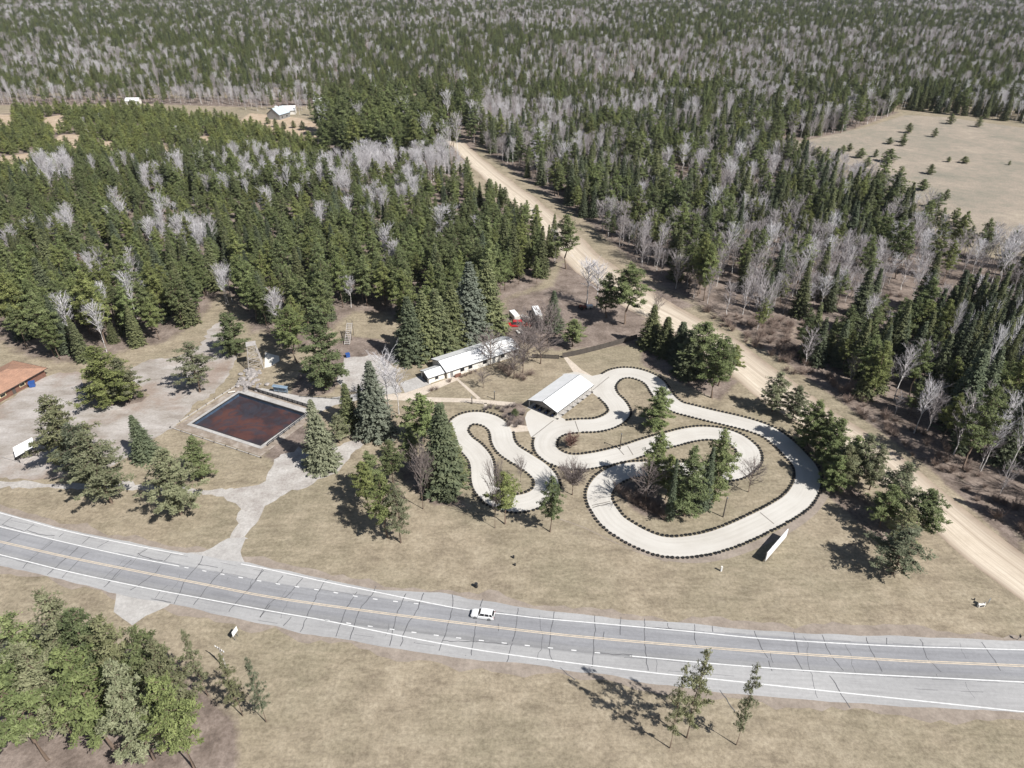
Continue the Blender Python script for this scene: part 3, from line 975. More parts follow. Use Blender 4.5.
# pale slab and rocks of the dry cascade
sheet('pale_slab', pts([(265, 352), (271, 354), (279, 356), (279.5, 361), (270, 367), (264.5, 368)]), .03, M['white_wall'])
def rock_mesh(seed):
    rr = random.Random(seed)
    bm = bmesh.new()
    bmesh.ops.create_icosphere(bm, subdivisions=2, radius=1)
    d = [(Vector((rr.gauss(0, 1), rr.gauss(0, 1), rr.gauss(0, 1))).normalized(), rr.uniform(.55, .95)) for _ in range(9)]
    for v in bm.verts:
        for n, k in d:
            t = v.co.dot(n) - k
            if t > 0: v.co -= n * t
        v.co.z *= .62
    me = bpy.data.meshes.new('boulder')
    bm.to_mesh(me); bm.free()
    me.materials.append(M['stone'])
    return me
ROCKS = [rock_mesh(i) for i in range(6)]
for i in range(70):
    t = RND.random()
    cx, cy = 246 + 8 * t, 389 - 18 * t
    q = W(cx + RND.gauss(0, 8 - 4 * t), cy + RND.gauss(0, 2.5))
    r = link('boulder', RND.choice(ROCKS), None, (q.x, q.y, RND.uniform(.1, .35)))
    s = RND.uniform(.35, 1.15)
    r.scale = (s * RND.uniform(.8, 1.3), s, s * RND.uniform(.7, 1.2))
    r.rotation_euler = (0, 0, RND.random() * 6.28)
    tag(r, 'pale boulder in the dry rock cascade behind the murky pond', 'boulder', 'boulders of the dry cascade')

# ------------------------------------------------------------------ buildings
def frame_from(a, b):
    d = (b - a)
    return d.normalized(), math.atan2(d.y, d.x), d.length

def gable(name, origin, rz, Lx, Wy, wall_h, ridge_h, label, cat, over=.35, roofmat='roof', wallmat='white_wall', open_sides=False):
    """gable building, ridge along local x; local origin at the near-left corner, y away from it"""
    e = empty(name, origin, label, cat, rz=rz)
    if not open_sides:
        m = MB()
        for quad in ([(0, 0, 0), (Lx, 0, 0), (Lx, 0, wall_h), (0, 0, wall_h)], [(0, Wy, 0), (Lx, Wy, 0), (Lx, Wy, wall_h), (0, Wy, wall_h)],
                     [(0, 0, 0), (0, Wy, 0), (0, Wy, wall_h), (0, Wy / 2, ridge_h - .12), (0, 0, wall_h)], [(Lx, 0, 0), (Lx, Wy, 0), (Lx, Wy, wall_h), (Lx, Wy / 2, ridge_h - .12), (Lx, 0, wall_h)]):
            m.face(quad)
        bmesh.ops.remove_doubles(m.bm, verts=m.bm.verts, dist=.001)
        m.build('wall', M[wallmat], e)
    k = (ridge_h - wall_h) / (Wy / 2)
    zo = wall_h - k * over
    m = MB()
    m.slab([(-over, -over, zo + .1), (Lx + over, -over, zo + .1), (Lx + over, Wy / 2, ridge_h + .1), (-over, Wy / 2, ridge_h + .1)], .12)
    m.slab([(-over, Wy / 2, ridge_h + .1), (Lx + over, Wy / 2, ridge_h + .1), (Lx + over, Wy + over, zo + .1), (-over, Wy + over, zo + .1)], .12)
    rf = m.build('roof', M[roofmat], e)
    MB().bar((-over - .01, Wy / 2, ridge_h + .15), (Lx + over + .01, Wy / 2, ridge_h + .15), .22, .08).build('ridge_cap', M['steel'], rf)
    m = MB()
    m.bar((-over, -over - .03, zo), (Lx + over, -over - .03, zo), .08, .22)
    m.bar((-over - .03, -over, zo), (-over - .03, Wy / 2, ridge_h), .08, .24)
    m.bar((-over - .03, Wy + over, zo), (-over - .03, Wy / 2, ridge_h), .08, .24)
    m.build('fascia', M['dark'], rf)
    return e

def window(e, x, z, w, h, y=-.03):
    f = MB().box((x, y, z), (w + .16, .06, h + .16)).build('window', M['dark'], e)
    MB().box((x, y - .035, z), (w, .02, h)).build('pane', M['glass'], f)

def door(e, x, w=.95, h=2.0, y=-.03, mat='steel'):
    f = MB().box((x, y, h / 2), (w, .06, h)).build('door', M[mat], e)
    MB().box((x + w * .35, y - .05, 1.0), (.1, .05, .06)).build('handle', M['dark'], f)

# lodge with the long white roof
A, B_ = W(447.5, 378.8), W(518.6, 354.8)
d, rz, Ln = frame_from(A, B_)
lodge = gable('lodge', A, rz, Ln, 9.6, 2.7, 4.3, 'long white roofed lodge with pale walls beside the lawn', 'lodge', .45)
for x in (5.5, 8.5, 14, 21, 26): window(lodge, x, 1.5, 1.3, .9)
door(lodge, 1.6); door(lodge, 17.5)
MB().box((3.4, -.8, .55), (2.2, .5, 1.1), bev=.05).build('planter_box', M['wood_brown'], lodge)
ch = MB().box((20, 4.1, 4.6), (.5, .5, .9)).build('vent', M['steel'], lodge)
# entrance wing: lower gable butted against the left end
an = gable('entrance_wing', A - d * 6.2 + Vector((-d.y, d.x, 0)) * .7, rz, 5.6, 5.2, 2.2, 3.2, 'small white gabled porch wing at the left end of the long lodge', 'porch', .35)
MB().box((-.05, 2.6, 1.05), (.08, 3.2, 2.0)).build('doorway', M['dark'], an)
window(an, 2.8, 1.2, 1.0, .8)
# kart shelter
A, B_ = W(553, 419), W(589, 391.5)
d, rz, Ln = frame_from(A, B_)
qA = W(526.9, 398.8, 2.5); qB = W(557.2, 412.5, 2.5)
Wd = (qB - qA).length
sh = gable('kart_shelter', W(557.2, 412.5, 2.5) - Vector((0, 0, 2.5)), rz, Ln, 10.4, 2.5, 4.1, 'white gabled open sided shelter over the kart pit', 'shelter', .15, open_sides=True)
npst = 8
for k in range(npst):
    x = .3 + (Ln - .6) * k / (npst - 1)
    for y in (.15, 10.25):
        p_ = MB().box((x, y, 1.22), (.16, .16, 2.44)).build('post', M['white_wall'], sh)
        if y < 1:
            MB().box((x, y - .14, .15), (.45, .45, .3)).build('footing', M['rubber'], p_)
for k in range(6):
    x = .4 + (Ln - .8) * k / 5
    MB().bar((x, 0, 2.42), (x, 10.4, 2.42), .1, .2).build('truss', M['wood_grey'], sh)
m = MB()
m.face([(-.02, 0, 2.5), (-.02, 10.4, 2.5), (-.02, 5.2, 4.05)])
m.bm.faces.ensure_lookup_table()
bmesh.ops.solidify(m.bm, geom=m.bm.faces[:], thickness=.06)
m.build('gable_panel', M['wood_grey'], sh)
# pit floor under the shelter
R2 = Vector((math.cos(rz), math.sin(rz), 0)); N2 = Vector((-math.sin(rz), math.cos(rz), 0)); O2 = sh.location.copy()
sheet('pit_floor', [O2 + N2 * -.1 - R2 * .5, O2 + R2 * (Ln + .5) + N2 * -.1, O2 + R2 * (Ln + .5) + N2 * 10.5, O2 + N2 * 10.5 - R2 * .5], .014, M['deck_grey'])
# karts parked inside
def kart():
    e = empty('go_kart', (0, 0, 0), 'dark go kart parked under the white pit shelter', 'kart', 'karts parked under the pit shelter')
    m = MB()
    m.box((0, 0, .14), (1.7, .75, .07), bev=.02)
    m.bar((-.85, -.62, .2), (.85, -.62, .2), .12); m.bar((-.85, .62, .2), (.85, .62, .2), .12)
    m.bar((.95, -.6, .2), (.95, .6, .2), .14); m.bar((-.95, -.6, .22), (-.95, .6, .22), .14)
    m.build('chassis', M['dark'], e)
    m = MB(); m.box((-.15, 0, .28), (.5, .5, .12), bev=.03); m.box((-.42, 0, .5), (.12, .5, .5), bev=.03)
    m.build('seat', M['rubber'], e)
    m = MB(); m.box((.6, 0, .34), (.5, .5, .3), taper=.6, bev=.03)
    m.build('nose', M['blue'], e)
    MB().cyl((.28, 0, .3), (.18, 0, .58), .02).cyl((.17, 0, .58), (.15, 0, .61), .15, n=14).build('steering_wheel', M['dark'], e)
    MB().box((-.68, .15, .36), (.3, .35, .3), bev=.03).build('engine', M['steel'], e)
    for x in (-.62, .62):
        for y in (-.5, .5):
            MB().cyl((x, y - .08, .15), (x, y + .08, .15), .15, n=14).build('wheel', M['rubber'], e)
    return e
k0 = kart()
spots = [(1.2, 2.0), (1.2, 4.4), (1.2, 6.6), (1.4, 8.6), (4.2, 2.4), (4.2, 5.0), (4.2, 7.6), (7.2, 2.6), (7.2, 5.4)]
for i, (x, y) in enumerate(spots):
    k = k0 if i == 0 else copy_tree(k0)
    q = O2 + R2 * x + N2 * y
    k.location = (q.x, q.y, .015)
    k.rotation_euler = (0, 0, rz + math.pi + RND.gauss(0, .08))

# red-roofed building at the left edge
A, B_ = W(-24, 416), W(46.5, 376)
d, rz, Ln = frame_from(A, B_)
rb = empty('bath_house', A, 'brown building under a hipped orange brown roof at the gravel lot', 'building', rz=rz)
Dp = 13.0
m = MB()
for q in ([(0, 0), (Ln, 0)], [(Ln, 0), (Ln, Dp)], [(Ln, Dp), (0, Dp)], [(0, Dp), (0, 0)]):
    (x1, y1), (x2, y2) = q
    m.face([(x1, y1, 0), (x2, y2, 0), (x2, y2, 2.7), (x1, y1, 2.7)])
m.build('wall', M['wood_brown'], rb)
m = MB()
ov = .8
q = [(-ov, -ov, 2.7), (Ln + ov, -ov, 2.7), (Ln + ov, Dp + ov, 2.7), (-ov, Dp + ov, 2.7), (Dp / 2, Dp / 2, 5.0), (Ln - Dp / 2, Dp / 2, 5.0)]
for f in ((0, 1, 5, 4), (1, 2, 5), (2, 3, 4, 5), (3, 0, 4), (3, 2, 1, 0)):
    m.face([q[i] for i in f])
bmesh.ops.remove_doubles(m.bm, verts=m.bm.verts, dist=.001)
rf = m.build('roof', M['red_roof'], rb)
m = MB(); m.bar((-ov, -ov - .04, 2.62), (Ln + ov, -ov - .04, 2.62), .08, .2); m.bar((Ln + ov + .04, -ov, 2.62), (Ln + ov + .04, Dp + ov, 2.62), .08, .2)
m.build('fascia', M['dark'], rf)
for x in (Ln - 14.5, Ln - 8.0):
    w_ = MB().box((x, -.04, 1.55), (2.0, .08, 1.1), bev=.03).build('window', M['cream'], rb)
    MB().box((x, -.095, 1.55), (1.5, .03, .7)).build('pane', M['glass'], w_)
door(rb, Ln - 11, mat='wood_dark')

def bin_(loc, label, s=1.0):
    e = empty('rubbish_bin', loc, label, 'bin', rz=R(25))
    MB().box((0, 0, .55 * s), (1.0 * s, .9 * s, 1.0 * s), taper=1.1, bev=.04).build('body', M['blue'], e)
    MB().box((0, .03, 1.1 * s), (1.15 * s, 1.05 * s, .12 * s), bev=.03).build('lid', M['blue'], e)
    for x in (-.35, .35):
        MB().cyl((x * s - .05, .45 * s, .12), (x * s + .05, .45 * s, .12), .12).build('wheel', M['rubber'], e)
bin_(W(33, 386.5), 'blue wheeled bin outside the brown orange roofed building', 1.5)
bin_(W(348, 357), 'blue lidded bin on the gravel yard beside the forest edge', 1.2)

# white picnic shelter on the lot edge
pk = empty('picnic_shelter', W(24, 459), 'small white roofed picnic shelter at the edge of the gravel lot', 'shelter', rz=R(22))
P0 = pk.location
def loc_(x, y, z):
    v = W(x, y, z) - P0
    return (v.x * math.cos(-R(22)) - v.y * math.sin(-R(22)), v.x * math.sin(-R(22)) + v.y * math.cos(-R(22)), z)
MB().slab([loc_(12.7, 447.5, 2.9), loc_(15.2, 457.0, 2.3), loc_(35, 445.2, 2.3), loc_(32, 437.3, 2.9)], .14).build('roof', M['white_metal'], pk)
for x, y, z in ((15.5, 448.5, 2.85), (17, 456, 2.3), (33.5, 446, 2.3), (31.5, 439.5, 2.8)):
    v = loc_(x, y, z)
    MB().box((v[0], v[1], z / 2 - .08), (.16, .16, z - .16)).build('post', M['dark'], pk)
for k in range(3):
    x = -1.9 + k * 1.9
    tb = empty('picnic_table', P0 + Vector((x * math.cos(R(22)) + .3, x * math.sin(R(22)) + .9, 0)), 'dark picnic table under the small white roofed shelter', 'table', 'picnic tables under the small white shelter', rz=R(22 + 90))
    MB().box((0, 0, .74), (1.7, .75, .06)).build('tabletop', M['wood_dark'], tb)
    for y in (-.7, .7): MB().box((0, y, .44), (1.7, .28, .05)).build('seat', M['wood_dark'], tb)
    for xx in (-.6, .6): MB().bar((xx, -.7, .05), (xx, .1, .7), .08).bar((xx, .7, .05), (xx, -.1, .7), .08).build('leg', M['wood_dark'], tb)
ke = empty('timber_kerb', W(20, 462), 'low timber kerb boxed round the small white picnic shelter', 'kerb')
K_ = pts([(2, 457.5), (12, 455), (36, 449), (35.5, 455), (23.5, 463.5)])
m = MB()
for i in range(5):
    a, b = K_[i], K_[(i + 1) % 5]
    m.bar(a - ke.location + Vector((0, 0, .13)), b - ke.location + Vector((0, 0, .13)), .16, .26)
m.build('beam', M['wood_grey'], ke)

# far houses
def house(loc, rz, L, Wd_, h, rh, label, roofmat, wallmat):
    e = gable('house', loc, rz, L, Wd_, h, rh, label, 'house', .5, roofmat, wallmat)
    for x in (L * .25, L * .7): window(e, x, 1.6, 1.3, 1.1)
    door(e, L * .48)
    MB().box((L * .7, Wd_ / 2 + .8, rh + .3), (.8, .8, 1.4)).build('chimney', M['wood_brown'], e)
    return e
house(W(280, 120), R(70), 14, 12, 4.0, 8.5, 'pale blue roofed house with shade-coloured gable walls in the far clearing', 'slate', 'steel')  # grey wall colour carries the shading of the gable
house(W(276, 115), R(8), 16, 8, 3.6, 6.5, 'white roofed house wing behind the pale blue roofed house', 'white_metal', 'white_wall')
house(W(342, 113.5), R(6), 17, 9, 4.0, 6.5, 'long white roofed house half hidden by the tall pines', 'white_metal', 'white_wall')
house(W(126, 105), R(4), 11, 8, 3.4, 5.5, 'small white building far off at the edge of the grey woods', 'white_metal', 'white_wall')
house(W(314, 104.5), R(4), 8, 7, 3.2, 5.2, 'tiny white shed among bare trees beyond the far clearing', 'white_metal', 'white_wall')
# ------------------------------------------------------------------ vehicles
def car(loc, rz, mat, label, L_=4.7, Wc=1.86, Hc=1.62):
    e = empty('car', loc, label, 'car', rz=rz)
    # body as lofted sections along x (front = -x)
    secs = [(-.50, .42, .62, .80), (-.485, .24, .78, .90), (-.40, .20, .90, .97), (-.24, .20, .98, 1.0), (-.1, .20, 1.0, 1.0), (.2, .20, 1.0, 1.0), (.38, .20, 1.0, .99), (.48, .24, .98, .94), (.50, .40, .92, .88)]
    bm = bmesh.new()
    rings = []
    for x, zb, zt, w in secs:
        X = x * L_; hw_ = Wc / 2 * w
        prof = [(-hw_ * .93, zb), (-hw_, zb + .12), (-hw_, zt - .12), (-hw_ * .93, zt), (hw_ * .93, zt), (hw_, zt - .12), (hw_, zb + .12), (hw_ * .93, zb)]
        rings.append([bm.verts.new((X, y, z)) for y, z in prof])
    for a, b in zip(rings, rings[1:]):
        for i in range(8): bm.faces.new((a[i], a[(i + 1) % 8], b[(i + 1) % 8], b[i]))
    bm.faces.new(rings[0][::-1]); bm.faces.new(rings[-1])
    mb = MB(); mb.bm.free(); mb.bm = bm
    body = mb.build('body', mat, e, smooth=False)
    # cabin greenhouse: dark glass volume with a painted roof on top
    def cab(xs, zs, ws):
        v = []
        for x, z, w in zip(xs, zs, ws):
            for sy in (-1, 1): v.append((x * L_, sy * w * Wc / 2, z))
        return v
    v = cab((-.20, -.07, .40, .485), (.98, Hc - .05, Hc - .07, .98), (.90, .76, .76, .88))
    m = MB(); q = [m.bm.verts.new(p) for p in v]
    for f in ((0, 1, 3, 2), (2, 3, 5, 4), (4, 5, 7, 6), (0, 2, 4, 6), (1, 7, 5, 3), (0, 6, 7, 1)): m.bm.faces.new([q[i] for i in f])
    m.build('window', M['glass'], e)
    m = MB(); m.box(((.165) * L_, 0, Hc - .02), (.50 * L_, .77 * Wc, .09), bev=.03)
    m.build('roof', mat, e)
    for y in (-1, 1):
        m = MB()
        for (x1, z1, w1), (x2, z2, w2) in (((-.20, .99, .905), (-.075, Hc - .04, .775)), ((.09, .99, .91), (.10, Hc - .04, .775)), ((.30, .99, .905), (.29, Hc - .04, .775)), ((.485, .99, .89), (.40, Hc - .04, .775))):
            m.bar((x1 * L_, y * w1 * Wc / 2, z1), (x2 * L_, y * w2 * Wc / 2, z2), .10, .05)
        m.build('pillar', mat, e)
        MB().box((-.15 * L_, y * (Wc / 2 + .1), 1.0), (.16, .2, .14), bev=.03).build('mirror', mat, e)
        MB().box((-.492 * L_, y * .6, .66), (.12, .42, .16), bev=.03).build('headlight', M['lamp'], e)
        MB().box((.497 * L_, y * .72, .86), (.08, .25, .26), bev=.02).build('tail_light', M['redlens'], e)
        for x in (-.30, .30):
            w_ = MB().cyl((x * L_, y * (Wc / 2 - .20), .34), (x * L_, y * (Wc / 2 + .015), .34), .34, n=20).build('wheel', M['rubber'], e)
            MB().cyl((x * L_, y * (Wc / 2 + .01), .34), (x * L_, y * (Wc / 2 + .025), .34), .21, n=16).build('rim', M['steel'], w_)
    MB().box((-.502 * L_, 0, .42), (.08, 1.3, .2), bev=.02).build('bumper', M['dark'], e)
    MB().box((.502 * L_, 0, .42), (.08, 1.4, .2), bev=.02).build('bumper', M['dark'], e)
    return e
q = W(483, 616.3)
dv = W(500, 618) - W(460, 612.5)
car((q.x, q.y, .03), math.atan2(dv.y, dv.x), M['car_white'], 'white hatchback driving left along the highway')
q = W(514.5, 326)
car((q.x, q.y, 0), R(4), M['car_red'], 'red car parked behind the long white roofed lodge', 6.2, 2.3, 2.1)

def trailer(loc, rz, L_, Wt, H_, label):
    e = empty('trailer', loc, label, 'trailer', rz=rz)
    MB().box((0, 0, .5 + H_ / 2), (L_, Wt, H_), bev=.12).build('body', M['white_wall'], e)
    MB().box((0, 0, .55 + H_), (L_ * .96, Wt * .94, .1), bev=.04).build('roof', M['white_metal'], e)
    MB().bar((L_ / 2, 0, .45), (L_ / 2 + 1.1, 0, .4), .1).build('hitch', M['dark'], e)
    for y in (-1, 1):
        MB().cyl((0, y * (Wt / 2 - .12), .36), (0, y * (Wt / 2 + .05), .36), .36, n=14).build('wheel', M['rubber'], e)
    MB().box((0, -Wt / 2 - .02, .5 + H_ * .6), (L_ * .3, .04, H_ * .28)).build('window', M['glass'], e)
    return e
trailer(W(514.5, 318.5), R(112), 5.6, 2.3, 1.7, 'small white trailer parked just behind the red car')
trailer(W(537, 317), R(100), 8.5, 2.6, 2.1, 'long white camper trailer parked under bare trees')
q = W(583, 309)
def pile_of(x, y, nm, label, n, mat, sz):
    e = empty(nm, W(x, y), label, 'pile')
    for k in range(n):
        MB().box((RND.gauss(0, sz), RND.gauss(0, sz * .7), .2 + .22 * (k % 4)), (RND.uniform(1, 2.6), RND.uniform(.3, .9), .22), RND.random() * 3).build('plank', M[mat], e)
pile_of(524, 318, 'timber_pile', 'grey timber pile between the two white trailers', 9, 'wood_grey', .9)
pile_of(527, 326, 'scrap_pile', 'rusty scrap pile right of the red car', 8, 'rust', .8)
pile_of(520, 333, 'board_pile', 'pale board pile in front of the red car', 8, 'white_wall', 1.1)
pile_of(531, 331, 'timber_pile', 'dark timber pile under the bare trees by the red car', 8, 'wood_dark', .9)
bin_(W(503, 330), 'blue bin left of the red car', 1.3)
q = W(583, 309)
rt = empty('tractor_wreck', q, 'rusty red farm machine in the shade beside the dirt road', 'machine', rz=R(15))
MB().box((0, 0, .9), (2.6, 1.1, .8), bev=.1).box((-1.0, 0, 1.5), (.9, 1.0, .7), bev=.05).build('body', M['rust'], rt)
for x, r_ in ((-.9, .7), (1.0, .45)):
    for y in (-.75, .75): MB().cyl((x, y - .12, r_), (x, y + .12, r_), r_, n=16).build('wheel', M['rubber'], rt)
MB().cyl((.6, 0, 1.3), (.6, 0, 2.0), .06).build('exhaust', M['dark'], rt)
trailer(W(589.5, 308.5), R(20), 2.4, 1.6, .8, 'tiny pale utility trailer beside the rusty red machine')

# ------------------------------------------------------------------ fences, poles, signs
def board_fence(name, P, h, label, mat='wood_dark'):
    c = sum(P, Vector()) / len(P)
    e = empty(name, c, label, 'fence')
    for a, b in zip(P, P[1:]):
        n = max(1, int((b - a).length / 2.6))
        for k in range(n):
            p0 = a + (b - a) * (k / n) - c
            p1 = a + (b - a) * ((k + 1) / n) - c
            d_ = (p1 - p0).normalized()
            m = MB()
            nb = 14
            for j in range(nb):
                t = (j + .5) / nb
                q = p0 + (p1 - p0) * t
                m.box((q.x, q.y, h / 2 + .05 + .03 * math.sin(j * 7 + k)), ((p1 - p0).length / nb * .93, .03, h), math.atan2(d_.y, d_.x))
            m.build('board_panel', M[mat], e)
            MB().box((p0.x, p0.y, h / 2 + .1), (.12, .14, h + .2), math.atan2(d_.y, d_.x)).build('post', M[mat], e)
        for z in (.4, h - .3):
            MB().bar(a - c + Vector((0, .05, z)), b - c + Vector((0, .05, z)), .05, .1).build('rail', M[mat], e)
board_fence('board_fence', pts([(562.5, 358), (580, 354.5), (600, 349.5), (618, 344.5), (637, 339)]), 1.9, 'dark board fence running from the footpath to the pines')
board_fence('board_fence', pts([(532, 358), (545, 358.5), (559, 359)]), 1.5, 'dark board fence behind the bare trees near the lodge')

def pole(x, y, h, label, name='light_pole', cat='pole', group=None):
    e = empty(name, W(x, y), label, cat, group)
    MB().cyl((0, 0, 0), (0, 0, h), .16, .11).build('shaft', M['wood_dark'], e)
    MB().box((0, -.25, h + .02), (.22, .6, .14), bev=.03).build('lamp_head', M['steel'], e)
    return e
pole(723, 517, 6.2, 'thin light pole on the grass inside the outer right bend')
pole(620, 449, 5.2, 'thin light pole on the grass strip by the lower straight')
pole(494.5, 399.5, 3.0, 'short light pole among the planters behind the small track loop')
pole(350.5, 439, 4.8, 'thin light pole beside the dark spruces east of the pond')
pole(472, 404, 2.6, 'short light pole by the low rails of the small track loop')
railing('railing', W(462, 402.5), W(483, 404.5), .9, 7, 'low dark railing above the small track loop', 2, 'wood_grey')

# billboard
A, B_ = W(764.5, 563), W(785.5, 538.5)
bb = empty('billboard', (A + B_) / 2, 'white billboard on posts at the lower right bend of the track', 'billboard', rz=math.atan2((B_ - A).y, (B_ - A).x))
Lb = (B_ - A).length
MB().box((0, 0, 1.85), (Lb, .16, 2.5), bev=.02).build('panel', M['white_metal'], bb)
for k in range(5):
    x = -Lb / 2 + .4 + (Lb - .8) * k / 4
    MB().box((x, .17, 1.5), (.16, .16, 3.0)).build('post', M['wood_grey'], bb)
for z in (1.0, 2.6):
    MB().bar((-Lb / 2, .12, z), (Lb / 2, .12, z), .08, .12).build('brace', M['wood_grey'], bb)

def sign(x, y, label, w, h, zc, rz, mat='steel', legs=2):
    e = empty('road_sign', W(x, y), label, 'sign', rz=rz)
    for k in range(legs):
        xx = 0 if legs == 1 else (-w * .3 + w * .6 * k)
        MB().box((xx, .06, (zc + h / 2) / 2), (.08, .06, zc + h / 2)).build('post', M['steel'], e)
    MB().box((0, 0, zc), (w, .04, h), bev=.01).build('panel', M[mat], e)
sign(237, 638.5, 'grey backed road sign on two posts beside the lower highway edge', 1.6, 1.3, 2.1, R(75), 'white_metal')
sign(986, 607, 'blue grey road sign on one post near the dirt road mouth', .9, .8, 2.0, R(40), 'bluegrey', 1)
sign(1018, 640, 'small dark road sign at the far right highway edge', .6, .6, 1.2, R(80), 'dark', 1)
up = empty('utility_pole', W(226.5, 669), 'grey utility pole with white insulators at the lower left roadside', 'pole')
MB().cyl((0, 0, 0), (0, 0, 6.2), .16, .11).build('shaft', M['wood_grey'], up)
ca_ = MB().bar((-1.0, .6, 5.7), (1.0, -.6, 5.7), .12).build('crossarm', M['wood_grey'], up)
for t in (-1, -.5, .5, 1):
    MB().cyl((t, -.6 * t, 5.76), (t, -.6 * t, 6.1), .09, .05).build('insulator', M['white_metal'], ca_)
mp = empty('marker_post', W(721, 571), 'short white marker post on the grass below the track', 'post')
MB().box((0, 0, .65), (.34, .34, 1.3), bev=.03).build('body', M['white_metal'], mp)
MB().box((0, 0, 1.33), (.42, .42, .08), bev=.02).build('cap', M['white_wall'], mp)
ub = empty('utility_box', W(980.5, 606.5), 'low white utility box on the grass at the lower right', 'box', rz=R(10))
MB().box((0, 0, .4), (1.5, .5, .75), bev=.04).build('body', M['white_wall'], ub)
MB().box((0, -.27, .42), (1.0, .03, .45)).build('door', M['dark'], ub)
for x in (-.75, .75): MB().box((x, 0, .55), (.14, .14, 1.1)).build('post', M['white_metal'], ub)
def drum(x, y, s, label):
    e = empty('plastic_drum', W(x, y), label, 'drum')
    MB().cyl((0, 0, 0), (0, 0, .9 * s), .32 * s, .3 * s, 16).build('body', M['rubber'], e)
    MB().cyl((0, 0, .9 * s), (0, 0, .97 * s), .34 * s, .34 * s, 16).build('lid', M['dark'], e)
drum(476.2, 587, 1.1, 'black drum on the grass above the white hatchback')
drum(513.5, 558, .7, 'small black drum on the grass below the slim pine, upper of two')
drum(515, 565.5, .6, 'small black drum on the grass below the slim pine, lower of two')
drum(974, 600, .45, 'small black drum lying near the low white utility box')
# weathered stair at the forest edge
st_ = empty('timber_stair', W(347, 345), 'weathered grey timber stair rising at the forest edge', 'stair', rz=R(90))
for y in (-.9, .9):
    MB().bar((0, y, .1), (7.5, y, 4.8), .12, .3).build('stringer', M['wood_grey'], st_)
for k in range(12):
    t = (k + .5) / 12
    MB().box((7.5 * t, 0, .15 + 4.7 * t), (.45, 1.8, .07)).build('tread', M['wood_grey'], st_)
for x, z in ((3.7, 2.3), (7.4, 4.6)):
    for y in (-.9, .9):
        MB().box((x, y, z / 2 + .6), (.14, .14, z + 1.2)).build('post', M['wood_dark'], st_)

# ------------------------------------------------------------------ trees
def quads_mesh(name, C, Sz, Nrm, mat, aspect=1.0, along=None):
    n = len(C)
    Nrm = Nrm / (np.linalg.norm(Nrm, axis=1)[:, None] + 1e-9)
    if along is None:
        r = NR.normal(size=(n, 3))
    else:
        r = along
    u = r - (r * Nrm).sum(1)[:, None] * Nrm
    u /= np.linalg.norm(u, axis=1)[:, None] + 1e-9
    v = np.cross(Nrm, u)
    su = (Sz * aspect)[:, None] * u
    sv = Sz[:, None] * v
    k1 = NR.uniform(.45, 1.0, n)[:, None]
    k2 = NR.uniform(.45, 1.0, n)[:, None]
    V = np.stack([C - su * .5 - sv * .5 * k1, C + su * .5 - sv * .5 * k2, C + su * .5 * k1 + sv * .5, C - su * .5 * k2 + sv * .5 * k1], 1).reshape(-1, 3)
    return np_mesh(name, V, np.arange(4 * n).reshape(-1, 4), [mat])

def blades(segs, width):
    """thin three-sided spikes for branches and twigs: segs = (a, b, r0)"""
    A = np.array([s[0] for s in segs]); B = np.array([s[1] for s in segs]); r = np.array([s[2] for s in segs])
    d = B - A
    d /= np.linalg.norm(d, axis=1)[:, None] + 1e-9
    h = np.where(np.abs(d[:, 2:3]) > .9, np.array([[1., 0, 0]]), np.array([[0., 0, 1]]))
    u = np.cross(d, h); u /= np.linalg.norm(u, axis=1)[:, None]
    v = np.cross(d, u)
    rings = []
    for t in range(3):
        a = 2 * math.pi * t / 3
        o = (u * math.cos(a) + v * math.sin(a)) * r[:, None]
        rings.append(A + o)
    for t in range(3):
        a = 2 * math.pi * t / 3
        o = (u * math.cos(a) + v * math.sin(a)) * (r * .35)[:, None]
        rings.append(B + o)
    V = np.stack(rings, 1).reshape(-1, 3)
    base = np.arange(len(segs))[:, None] * 6
    F = np.concatenate([base + np.array([[0, 1, 4, 3]]), base + np.array([[1, 2, 5, 4]]), base + np.array([[2, 0, 3, 5]])])
    return V, F

def trunk_segs(H, r, lean=0.0, n=5):
    out = []
    p = np.zeros(3)
    for i in range(n):
        q = np.array([NR.normal(0, .012) * H, NR.normal(0, .012) * H, H * (i + 1) / n])
        out.append((p, q, r * (1 - i / n * .85)))
        p = q
    return out

